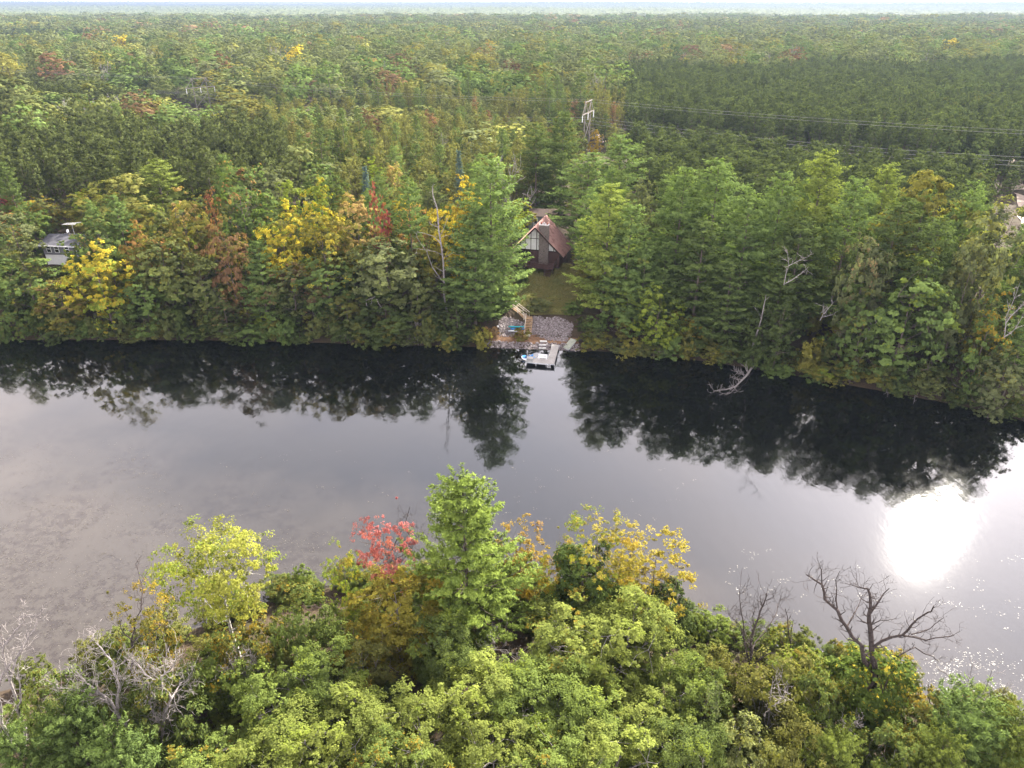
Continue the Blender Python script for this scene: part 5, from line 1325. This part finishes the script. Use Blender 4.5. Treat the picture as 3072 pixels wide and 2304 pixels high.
# everything farther: too many trees to count, one mass
def gn_forest(name, protos, pts, label):
    """pts: rows of x, y, z, rotation, scale xy, scale z, tint rgb, prototype index"""
    hid = bpy.data.collections.new(name + '_kinds')
    for i, me in enumerate(protos):
        po = bpy.data.objects.new('%02d_%s_kind' % (i, name), me); hid.objects.link(po)
    P_ = np.array(pts, np.float32)
    me = bpy.data.meshes.new(name); me.vertices.add(len(P_)); me.vertices.foreach_set('co', P_[:, :3].ravel())
    def att(n_, ty, dat, key='value'):
        a_ = me.attributes.new(n_, ty, 'POINT'); a_.data.foreach_set(key, np.ascontiguousarray(dat).ravel())
    att('turn', 'FLOAT_VECTOR', np.stack([P_[:, 3] * 0, P_[:, 3] * 0, P_[:, 3]], 1).astype(np.float32), 'vector')
    att('size', 'FLOAT_VECTOR', P_[:, [4, 4, 5]].astype(np.float32), 'vector')
    att('tint', 'FLOAT_COLOR', np.concatenate([P_[:, 6:9], np.ones((len(P_), 1))], 1).astype(np.float32), 'color')
    att('pick', 'INT', P_[:, 9].astype(np.int32))
    o_ = obj(name, me)
    ng = bpy.data.node_groups.new(name + '_nodes', 'GeometryNodeTree')
    ng.interface.new_socket('Geometry', in_out='INPUT', socket_type='NodeSocketGeometry'); ng.interface.new_socket('Geometry', in_out='OUTPUT', socket_type='NodeSocketGeometry')
    N_ = ng.nodes; gi = N_.new('NodeGroupInput'); go = N_.new('NodeGroupOutput')
    iop = N_.new('GeometryNodeInstanceOnPoints'); ci = N_.new('GeometryNodeCollectionInfo')
    ci.inputs['Collection'].default_value = hid; ci.inputs['Separate Children'].default_value = True; ci.inputs['Reset Children'].default_value = True
    def na(n_, ty):
        q_ = N_.new('GeometryNodeInputNamedAttribute'); q_.data_type = ty; q_.inputs['Name'].default_value = n_; return q_.outputs['Attribute']
    L2 = ng.links; L2.new(gi.outputs[0], iop.inputs['Points']); L2.new(ci.outputs[0], iop.inputs['Instance']); iop.inputs['Pick Instance'].default_value = True
    L2.new(na('pick', 'INT'), iop.inputs['Instance Index']); L2.new(na('turn', 'FLOAT_VECTOR'), iop.inputs['Rotation']); L2.new(na('size', 'FLOAT_VECTOR'), iop.inputs['Scale'])
    L2.new(iop.outputs[0], go.inputs[0])
    md = o_.modifiers.new('trees', 'NODES'); md.node_group = ng
    tag(o_, label, 'forest', kind='stuff'); return o_
gn_forest('undergrowth', [merged('under_shrub', PROTO['shrub%d' % k][2], 'far_leaf') for k in range(2)], under, 'low leafy undergrowth beneath the trees of the far bank')
keys = sorted(MID); protos = [MID[k][3] for k in keys]
pts = []
for (X, Y, key, h, r, name, tint, z_, u, v) in rest:
    h0, r0 = MID[key][:2]; pts.append((X, Y, gz(X, Y), R.random() * 6.28, r / r0, h / h0, *tint, keys.index(key)))
gn_forest('forest', protos, pts, 'wide leafy and pine forest behind the nearest trees')
keys2 = sorted(FARK); protos2 = [FARK[k][2] for k in keys2]; pts = []
y = 720.0
while y < 2300:
    step = 14.5 + (y - 720) * .006; half = .78 * (y * cP + 18) + 20; x = -half
    while x < half:
        X, Y = x + R.normal() * step * .25, y + R.normal() * step * .25; x += step
        pn = patch(X, Y, 210, 1.3) > 1.02 or (patch(X, Y, 90, 4.) > 1.3)
        if pn: key = 'rpine0'; h = R.normal(17, 1.2); r = step * .40; t_ = T['rpine']
        else:
            key = 'oak%d' % R.integers(3); big_ = R.random() < .36; h = (R.normal(21, 1.8) if big_ else R.normal(13, 1.6)) + 2.0 * patch(X, Y, 120, .3); r = step * (R.uniform(.52, .70) if big_ else R.uniform(.40, .58))
            t_ = T[R.choice(['oak', 'green', 'grey', 'olive', 'rust', 'brown'], p=[.46, .23, .22, .07, .01, .01])]
        sc_ = (1 + R.normal() * .16) * (1.0 if pn else 1.8); h0, r0 = FARK[key][:2]
        pts.append((X, Y, 6, R.random() * 6.28, r / r0, h / h0, t_[0] * sc_, t_[1] * sc_, t_[2] * sc_, keys2.index(key)))
    y += step * .95
print('distant', len(pts))
gn_forest('distant_forest', protos2, pts, 'distant forest reaching away towards the horizon')
# canopy beyond, to the horizon
rows_y = [2100.0]
while rows_y[-1] < 15500: rows_y.append(rows_y[-1] * 1.012)
nc = 420; cv_, cf_ = [], []
rg = np.random.default_rng(77); ph = rg.random((6, 2)) * 6
for yy in rows_y:
    xx = np.linspace(-.80, .80, nc) * (yy * .9 + 60)
    zz = 20.0 + 3.2 * rg.normal(size=nc) * np.clip(yy / 3500, .7, 1.8) + 4 * np.sin(xx / 260 + ph[0, 0]) * np.sin(yy / 310 + ph[0, 1]) + 6 * np.sin(xx / 900 + ph[1, 0]) * np.sin(yy / 700 + ph[1, 1]) + np.clip((yy - 6000) / 9500, 0, 1) * 22 * (1 + np.sin(xx / 1900 + 1))
    cv_.append(np.stack([xx, np.full(nc, yy) + rg.normal(size=nc) * 3, zz], 1))
cv_ = np.concatenate(cv_); nr = len(rows_y)
ii = (np.arange(nr - 1)[:, None] * nc + np.arange(nc - 1)[None]).ravel()
M['canopy'] = surf_mat('far_canopy', (0.028, 0.042, 0.016), (0.085, 0.10, 0.04), 0.012, 0.95, spec=0.05, c3=(0.05, 0.072, 0.024))
tag(obj('horizon_forest', mesh_from('horizon_forest', cv_, np.stack([ii, ii + 1, ii + nc + 1, ii + nc], 1), [M['canopy']], False)), 'unbroken forest canopy fading to blue at the horizon', 'forest', kind='stuff')

# ------------------------------------------------------------------ NEAR BANK
for k in range(3): reg('foak%d' % k, 11, 3.6, broadleaf('near_oak', 520 + k, 11, 3.6, [2.0, 1.2, 2.6][k], [110, 140, 100][k], 38000, .128, [.20, .17, .22][k], trunk_r=.16, n_limbs=12, sparse=.10, bark='grey_bark'))
reg('faspen', 12, 3.6, broadleaf('near_aspen', 530, 12, 3.6, 6.0, 95, 17000, .13, .24, trunk_r=.17, n_limbs=12, bark='birch_bark', sparse=.12))
for k in range(2): reg('fthin%d' % k, 11, 3.0, broadleaf('near_thin', 532 + k, 11, 3.0, 3.0, 110, [8000, 9000][k], .12, .20, trunk_r=.11, n_limbs=16, sparse=.25, bark='bark'))
for k in range(2): reg('fshrub%d' % k, 3.4, 2.2, broadleaf('near_shrub', 540 + k, 3.4, 2.2, .1, [46, 60][k], 11000, .125, [.27, .22][k], trunk_r=.05, n_limbs=8, bark='grey_bark'))
reg('fpine', 18, 4.4, conifer('near_pine', 550, 18, 5.4, 1.2, 1.0, 6.2, .32, 30, lambda t: max(0, 1 - t) ** .58 * (.72 + .28 * min(1, t / .3)), rise=.22, fan=.36, gap=.17, jag=.48, blade_k=34, up=.75, wblade=.34, plume=.80, inner=.25))
reg('fsmallpine', 6, 2.8, conifer('young_pine', 551, 6, 2.8, .3, .5, 5.5, .26, 13, lambda t: (1 - t) ** .5, rise=.35, fan=.34, gap=.05, jag=.25, blade_k=28, up=1.0, trunk_r=.1, wblade=.26, plume=.62))
reg('vine', 7, 1.9, broadleaf('vine_column', 552, 7, 1.9, .2, 70, 15000, .15, .30, trunk_r=.2, n_limbs=5))
near_placed = []; named = []
def fg(name, key, px, py, Y, wpx, tint, label, cat='tree', accent=None, amt=0.0, group=None, lean=None, hmul=1.0, hmax=None):
    P_ = at_y(px, py, Y); dep = project(P_)[2]; r = wpx / FPX * dep / 2 * .92
    h = max(1.0, (P_[2] - gz(P_[0], Y)) * hmul); near_placed.append((P_[0], Y, r, h)); named.append((P_[0], Y, short(label)))
    return tree(name, key, P_[0], Y, h, r, label, cat, T[tint] if isinstance(tint, str) else tint, T.get(accent), amt, group, lean=lean)
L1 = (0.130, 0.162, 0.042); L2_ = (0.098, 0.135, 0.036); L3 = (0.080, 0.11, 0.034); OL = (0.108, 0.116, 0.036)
fg('white_pine', 'fpine', 1392, 1440, 48, 345, (0.100, 0.142, 0.034), 'lone green white pine standing tall in the centre of the near bank')
fg('aspen_tree', 'faspen', 625, 1612, 44.5, 300, (0.180, 0.195, 0.042), 'yellow-green aspen with a white trunk on the near bank', accent='lime', amt=.3)
fg('maple_tree', 'fthin0', 1165, 1510, 48.5, 180, (0.27, 0.095, 0.10), 'sparse pink-red maple left of the lone pine', accent='red', amt=.3, lean=(0, .10))
fg('maple_tree', 'fthin1', 1020, 1645, 46.5, 130, 'lime', 'small crooked yellow-green tree left of the red maple', accent='yellow', amt=.3)
fg('tree', 'foak1', 1180, 1745, 44.5, 290, (0.16, 0.15, 0.03), 'bushy yellow-olive tree at the left foot of the lone pine', accent='gold', amt=.2)
fg('tree', 'fthin1', 1560, 1572, 52, 190, (0.27, 0.20, 0.05), 'thin golden tree right behind the lone pine', accent='orange', amt=.2)
fg('tree', 'fthin0', 1800, 1548, 49, 230, (0.25, 0.225, 0.045), 'tall thin yellow tree over the water right of the pine', accent='lime', amt=.25)
fg('tree', 'fthin1', 1975, 1630, 47.5, 290, (0.25, 0.22, 0.04), 'wide yellow tree at the right of the thin yellow trees', accent='gold', amt=.3)
fg('tree', 'fthin0', 1680, 1640, 50, 190, 'gold', 'low yellow-orange tree between the thin yellow trees', accent='lime', amt=.4)
fg('tree', 'fthin1', 1900, 1600, 50.5, 200, (0.24, 0.21, 0.05), 'thin yellow tree behind the wide yellow one', accent='yellow', amt=.3)
fg('tree', 'vine', 1755, 1660, 48, 190, (0.050, 0.075, 0.022), 'dark green vine-wrapped tree between the yellow trees')
fg('tree', 'vine', 2000, 1770, 45.5, 150, (0.06, 0.085, 0.03), 'dark green vine clump below the wide yellow tree')
fg('tree', 'fthin0', 410, 1780, 38, 190, 'olive', 'thin dark-trunked tree with sparse olive-gold leaves left of the aspen', accent='gold', amt=.3)
for (px, py, Y, w_, k, tint, lab) in [
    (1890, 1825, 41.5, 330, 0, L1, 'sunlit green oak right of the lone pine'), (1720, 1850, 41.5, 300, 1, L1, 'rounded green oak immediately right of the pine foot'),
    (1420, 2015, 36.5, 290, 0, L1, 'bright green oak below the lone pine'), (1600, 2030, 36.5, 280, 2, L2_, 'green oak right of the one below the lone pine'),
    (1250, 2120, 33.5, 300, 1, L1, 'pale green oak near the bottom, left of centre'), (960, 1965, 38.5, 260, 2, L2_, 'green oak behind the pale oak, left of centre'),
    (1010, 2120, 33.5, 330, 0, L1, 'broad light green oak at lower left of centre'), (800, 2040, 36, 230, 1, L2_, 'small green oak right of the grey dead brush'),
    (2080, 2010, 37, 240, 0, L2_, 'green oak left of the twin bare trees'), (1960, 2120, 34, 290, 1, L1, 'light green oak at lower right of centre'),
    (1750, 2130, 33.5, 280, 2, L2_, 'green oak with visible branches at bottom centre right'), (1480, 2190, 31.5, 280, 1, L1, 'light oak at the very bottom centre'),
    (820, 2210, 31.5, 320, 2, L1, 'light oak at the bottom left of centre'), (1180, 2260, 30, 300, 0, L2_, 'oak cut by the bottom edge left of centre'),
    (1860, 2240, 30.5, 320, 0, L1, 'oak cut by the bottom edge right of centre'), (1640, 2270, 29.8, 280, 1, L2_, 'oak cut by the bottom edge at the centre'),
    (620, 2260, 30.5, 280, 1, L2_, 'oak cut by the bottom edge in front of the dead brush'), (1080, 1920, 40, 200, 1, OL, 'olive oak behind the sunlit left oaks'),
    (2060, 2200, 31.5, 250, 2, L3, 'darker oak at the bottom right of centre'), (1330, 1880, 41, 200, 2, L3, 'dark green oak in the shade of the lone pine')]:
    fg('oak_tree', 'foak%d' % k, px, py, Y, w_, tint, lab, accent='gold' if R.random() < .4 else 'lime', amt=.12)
fg('tree', 'foak2', 1050, 1890, 41.5, 110, 'gold', 'orange-gold bush in the gap left of the lone pine', accent='olive', amt=.35)
for (px, py, Y, w_, k, tint, ac, lab) in [
    (900, 1820, 44, 200, 0, L3, 'olive', 'green shrub at the water left of the crooked tree'), (760, 1870, 42.5, 190, 1, OL, 'gold', 'olive shrub on the water edge right of the aspen trunk'),
    (660, 1950, 40.5, 210, 0, L2_, 'gold', 'shrub around the foot of the aspen'), (340, 2010, 37.5, 200, 1, L3, 'olive', 'green shrub at the water left of the dark-trunked tree'),
    (140, 2060, 36, 170, 0, L3, 'rust', 'shrub at the water edge near the left dead tree'), (480, 2080, 35.5, 230, 0, L3, 'olive', 'shrub behind the sprawling grey dead tree'),
    (2160, 1990, 38.5, 210, 1, OL, 'rust', 'olive brown shrub at the foot of the twin bare trees'), (2370, 1975, 39, 240, 1, OL, 'lime', 'olive shrub between the bare trees at the water'),
    (2290, 2080, 36, 260, 0, OL, 'rust', 'brownish shrub in front of the twin bare trees'), (2470, 2060, 36.5, 210, 1, L3, 'rust', 'green shrub left of the vine-covered trunk'),
    (2120, 2110, 34.5, 200, 0, L3, 'grey', 'grey-green shrub at the edge of the oaks'), (2230, 2200, 32.5, 260, 1, (.11, .13, .05), 'pale', 'pale green shrub below the brownish shrub'),
    (2770, 2100, 35.5, 190, 1, OL, 'gold', 'olive shrub right of the vine-covered trunk'), (2400, 2230, 31.5, 200, 0, OL, 'rust', 'brown-tinged shrub at the bottom edge'),
    (2700, 2220, 32, 220, 1, L3, 'rust', 'shrub with rusty leaves at the bottom right')]:
    fg('shrub', 'fshrub%d' % k, px, py, Y, w_, tint, lab, 'shrub', accent='olive' if ac == 'rust' else ac, amt=.12)
fg('vine_covered_trunk', 'vine', 2640, 1975, 38, 210, (0.060, 0.090, 0.022), 'vine-covered trunk with yellow-green top under the big bare tree', 'tree', accent='yellow', amt=.2)
for (px, py, Y, w_, tint, lab) in [(2930, 2120, 33.5, 360, 'wpine', 'young green pine filling the bottom right corner'), (3060, 2160, 33, 260, 'gpine', 'young pine cut by the right edge'), (2520, 2215, 31.5, 230, 'gpine', 'small light pine at the bottom right of centre'), (2830, 2230, 31, 240, 'gpine', 'small sunlit pine at the bottom right'),
                               (190, 2130, 33, 330, 'wpine', 'bushy dark green young pine in the bottom left corner'), (330, 2220, 31, 260, 'wpine', 'young pine at the bottom left under the dead tree'), (20, 2210, 31, 200, 'wpine', 'young pine cut by the left edge')]:
    fg('young_pine', 'fsmallpine', px, py, Y, w_, tint, lab)
# undergrowth between them
x = -48.0
for k in range(330):
    X = R.uniform(-46, 46); Y = R.uniform(20, 56)
    if k > 240: X = R.uniform(-42, 42); Y = float(shore_near(X)) - R.uniform(-.2, 1.5)
    sn = float(shore_near(X)) - Y
    if sn < -.2: continue
    if X < -14 and k % 5 > 1: continue
    h, r = R.uniform(1.2, 3.2), R.uniform(1.0, 1.9)
    b_ = box_of(X, Y, h, r)
    if b_[2] < -40 or b_[0] > 3110 or b_[1] > 2330: continue
    tree('shrub', 'fshrub%d' % R.integers(2), X, Y, h, r, beside('low undergrowth shrub', X, Y), 'shrub', [L2_, L3, OL, (.09, .11, .03)][R.integers(4)], T[R.choice(['olive', 'gold', 'lime'])], R.choice([0, .1, .2]), 'undergrowth shrubs of the near bank')

# bare trees of the near bank
K3 = 2212 / 1222
def groundY(px, py, z=1.0): return float(at_z(px, py, z)[1])
dead_tree('bare_tree', cv([(.27, [(1395, 1330), (1390, 1050), (1385, 810), (1378, 700), (1370, 620), (1378, 540), (1362, 480)]), (.10, [(1370, 620), (1430, 540), (1480, 480)]), (.06, [(1362, 480), (1330, 478), (1280, 462), (1240, 452)]),
    (.17, [(1388, 930), (1330, 790), (1250, 690), (1200, 600), (1130, 540), (1115, 460), (1085, 440), (1030, 405)]), (.05, [(1115, 460), (1112, 380), (1105, 355)]), (.06, [(1200, 600), (1195, 480), (1212, 385)]), (.06, [(1250, 690), (1300, 600), (1335, 520)]),
    (.13, [(1385, 810), (1440, 765), (1550, 735), (1600, 680), (1690, 610), (1722, 575)]), (.07, [(1550, 735), (1680, 762), (1800, 742), (1835, 732)]), (.06, [(1600, 730), (1700, 700), (1775, 640)]), (.09, [(1390, 960), (1460, 890), (1540, 840), (1620, 800), (1720, 850), (1750, 875)]), (.05, [(1380, 680), (1430, 655), (1478, 655)])], 1850, 1500, K3),
    38.4, 'big spreading bare dead tree against the bright water', 'dark_bark', 41, .75, 2, 2, .9, min_r=.009)
dead_tree('bare_tree', cv([(.15, [(712, 1140), (720, 1000), (722, 890), (735, 820), (730, 760), (770, 640), (800, 560), (815, 505)]), (.07, [(722, 890), (690, 740), (675, 600), (668, 490)]), (.06, [(735, 820), (800, 720), (870, 610), (895, 520)]), (.06, [(722, 900), (790, 860), (855, 825)]), (.05, [(690, 740), (640, 650), (610, 620)]), (.05, [(730, 760), (735, 640), (740, 560)])], 1850, 1500, K3),
    groundY(2243, 2130, 1.2), 'slender bare tree with upright twigs, left one of the bare pair', 'dark_bark', 42, .9, 2, 3, .8, min_r=.011)
dead_tree('bare_tree', cv([(.09, [(935, 1060), (942, 900), (945, 790), (930, 680), (915, 590)]), (.04, [(945, 790), (962, 650)]), (.04, [(942, 850), (890, 760)])], 1850, 1500, K3), groundY(2367, 2080, 1.0), 'thin bare sapling, right one of the bare pair', 'dark_bark', 43, .7, 1, 3, .5, min_r=.011)
dead_tree('bare_tree', cv([(.10, [(1790, 1290), (1780, 1180), (1700, 1100), (1690, 1000)]), (.06, [(1780, 1180), (1850, 1100), (1900, 1010), (1930, 900)]), (.07, [(1785, 1230), (1930, 1150), (1990, 1050), (2040, 920)]), (.05, [(1930, 1150), (1990, 1080), (2110, 1055)]), (.05, [(1900, 1100), (1860, 1000), (1760, 920)])], 1850, 1500, K3), groundY(2838, 2200, 1.0), 'tangle of bare branches over the young pines at lower right', 'grey_bark', 44, .7, 2, 2, .8, min_r=.011)
dead_tree('bare_tree', cv([(.08, [(800, 1420), (800, 1290), (830, 1100), (850, 960)]), (.05, [(800, 1290), (740, 1240), (680, 1230)]), (.05, [(820, 1150), (900, 1080), (940, 1010)]), (.06, [(800, 1330), (720, 1400)])], 1850, 1500, K3), groundY(2292, 2270, 1.5), 'pale grey dead shrub stems below the brownish shrubs', 'grey_bark', 45, .9, 2, 3, .8, min_r=.011)
dead_tree('bare_tree', cv([(.07, [(1230, 1440), (1260, 1300), (1270, 1220), (1320, 1190)]), (.05, [(1260, 1300), (1200, 1350)]), (.05, [(1265, 1250), (1225, 1200)])], 1850, 1500, K3), groundY(2535, 2290, 2.), 'small grey dead stem at the bottom right of centre', 'grey_bark', 46, .6, 2, 3, .5, min_r=.011)
K1 = 2113 / 1024
dead_tree('bare_tree', cv([(.20, [(150, 1580), (60, 1480), (10, 1380), (-10, 1200)]), (.13, [(150, 1560), (110, 1300), (60, 1120), (20, 950), (0, 780)]), (.10, [(60, 1120), (100, 980), (160, 880), (215, 800), (248, 725)]), (.08, [(100, 1300), (125, 1150), (110, 1040)]), (.08, [(20, 950), (60, 860), (150, 750), (140, 730)]), (.08, [(0, 1150), (60, 1020), (130, 940)])], 0, 1500, K1),
    groundY(70, 2265, 1.5), 'pale many-stemmed dead tree at the left edge', 'grey_bark', 51, .9, 2, 2, .8, min_r=.012)
dead_tree('bare_tree', cv([(.17, [(960, 1660), (850, 1480), (740, 1350), (680, 1240), (610, 1190), (500, 1170)]), (.09, [(740, 1350), (740, 1150), (700, 1000), (630, 920), (590, 880)]), (.08, [(700, 1260), (560, 1220), (430, 1320)]), (.07, [(610, 1190), (470, 1060), (560, 970)]), (.07, [(640, 1210), (480, 1180), (350, 1160)])], 0, 1500, K1),
    groundY(455, 2290, 1.8), 'sprawling grey dead tree leaning left at the lower left', 'grey_bark', 52, 1.0, 3, 3, 1.0, min_r=.011)
dead_tree('bare_tree', cv([(.12, [(1000, 1640), (1010, 1400), (1060, 1230), (1000, 1150), (900, 1080), (820, 980)]), (.08, [(1060, 1230), (1120, 1130), (1190, 1100)]), (.08, [(1000, 1150), (1040, 1060), (1100, 970)]), (.08, [(1010, 1400), (940, 1300), (880, 1180), (870, 1090)])], 0, 1500, K1),
    groundY(490, 2270, 1.8), 'dense grey dead crown of fine twigs in front of the aspen', 'grey_bark', 53, 1.1, 3, 4, 1.0, min_r=.011)
dead_tree('bare_tree', cv([(.09, [(1480, 1330), (1450, 1180), (1460, 1080), (1420, 980)]), (.06, [(1450, 1180), (1510, 1080), (1570, 980)]), (.05, [(1460, 1200), (1540, 1120), (1600, 1060)])], 0, 1500, K1), groundY(712, 2140, 1.2), 'grey twiggy dead shrub left of the light oaks', 'grey_bark', 54, .9, 3, 4, .7, min_r=.011)
dead_tree('bare_tree', cv([(.11, [(815, 1560), (815, 1300), (812, 1060), (815, 860), (830, 760), (875, 680)]), (.05, [(812, 900), (880, 840), (1000, 770)]), (.05, [(812, 860), (760, 820), (742, 770)]), (.05, [(875, 680), (885, 560), (845, 400)])], 0, 1500, K1), groundY(395, 2190, 1.3), 'tall dark bare stem rising through the dead brush at left', 'dark_bark', 55, .8, 2, 2, .6, min_r=.011)
dead_tree('bare_tree', [(.07, [(1160, 1790), (1150, 1700), (1190, 1620), (1230, 1520)]), (.05, [(1150, 1700), (1220, 1660), (1260, 1600)]), (.05, [(1155, 1730), (1200, 1690), (1240, 1640)])], groundY(1180, 1800, .6), 'dark twiggy bush behind the red maple', 'dark_bark', 56, .9, 3, 4, .7, min_r=.011)
dead_tree('bare_tree', [(.06, [(1400, 2030), (1440, 1960), (1500, 1900)]), (.04, [(1440, 1960), (1520, 1950), (1560, 1990)]), (.04, [(1420, 2000), (1480, 1990), (1520, 2030)])], groundY(1450, 2080, 1.), 'grey dead branches hanging at the right foot of the lone pine', 'grey_bark', 57, .8, 3, 3, .6, min_r=.008, cat='branch')

# floating weed: mats on the shallow water
m, n, l = new_mat('floating_weed')
at1 = add(n, 'Attribute', attribute_name='var', attribute_type='GEOMETRY').outputs['Fac']
c = ramp(n, l, at1, [(0.0, (0.02, 0.016, 0.012)), (0.6, (0.05, 0.042, 0.032)), (1.0, (0.09, 0.08, 0.065))])
p = add(n, 'BsdfPrincipled'); p.inputs['Roughness'].default_value = 0.55; l.new(c, p.inputs['Base Color']); o = add(n, 'OutputMaterial'); l.new(p.outputs[0], o.inputs[0])
rg = np.random.default_rng(91)
C_s, sz = [], []
def mats(n_cl, fpos, spread, per):
    for _ in range(n_cl):
        q_ = fpos()
        k_ = rg.integers(per[0], per[1]); C_s.append(np.stack([q_[0] + rg.normal(size=k_) * spread, q_[1] + rg.normal(size=k_) * spread * .6, np.full(k_, .012)], 1)); sz.append(rg.uniform(.03, .11, k_))
def rect(x0, y0, x1, y1):
    def f(): 
        return at_z(rg.uniform(x0, x1), rg.uniform(y0, y1))
    return f
mats(420, rect(-50, 1480, 560, 2050), .9, (6, 18)); mats(110, rect(0, 1330, 500, 1560), .9, (4, 14)); mats(150, rect(500, 1600, 1000, 1850), .8, (4, 14))
mats(60, rect(2150, 1650, 3072, 1900), .35, (3, 9)); mats(170, rect(2350, 1950, 3072, 2200), .5, (6, 20)); mats(120, rect(600, 1350, 2100, 1700), .3, (2, 6))
Pm = np.concatenate(C_s); szz = np.concatenate(sz); kk = (Pm[:, 1] > shore_near(Pm[:, 0]) + .3) & (Pm[:, 1] < shore_far(Pm[:, 0]) - 4); Pm, szz = Pm[kk], szz[kk]; nn = len(Pm)
Pm[:, 2] += rg.random(nn) * .02
V, F = blades(Pm, np.array([0, 0, 1.]) + rg.normal(size=(nn, 3)) * .07, rg.normal(size=(nn, 3)), szz * 1.8, szz)
tag(obj('floating_weed', mesh_from('floating_weed', V, F, [m], False, None, {'var': rg.random(nn)})), 'brownish weed mats breaking the surface of the shallow water', 'water weed', kind='stuff')
print('weed', nn)

# ------------------------------------------------------------------ HAZE
hb = MB(); hb.box((0, 9500, 39.4), (42000, 27000, 85.2)); hz_ = hb.build('haze', M['canopy'])
hz_.data.materials.clear()
m, n, l = new_mat('thin_haze'); pv = add(n, 'VolumePrincipled'); pv.inputs['Color'].default_value = (0.13, 0.165, 0.22, 1); pv.inputs['Density'].default_value = HAZE; pv.inputs['Anisotropy'].default_value = 0.2
o = add(n, 'OutputMaterial'); l.new(pv.outputs[0], o.inputs['Volume']); hz_.data.materials.append(m)
tag(hz_, 'thin bluish haze hanging over the forest', 'haze', kind='stuff')
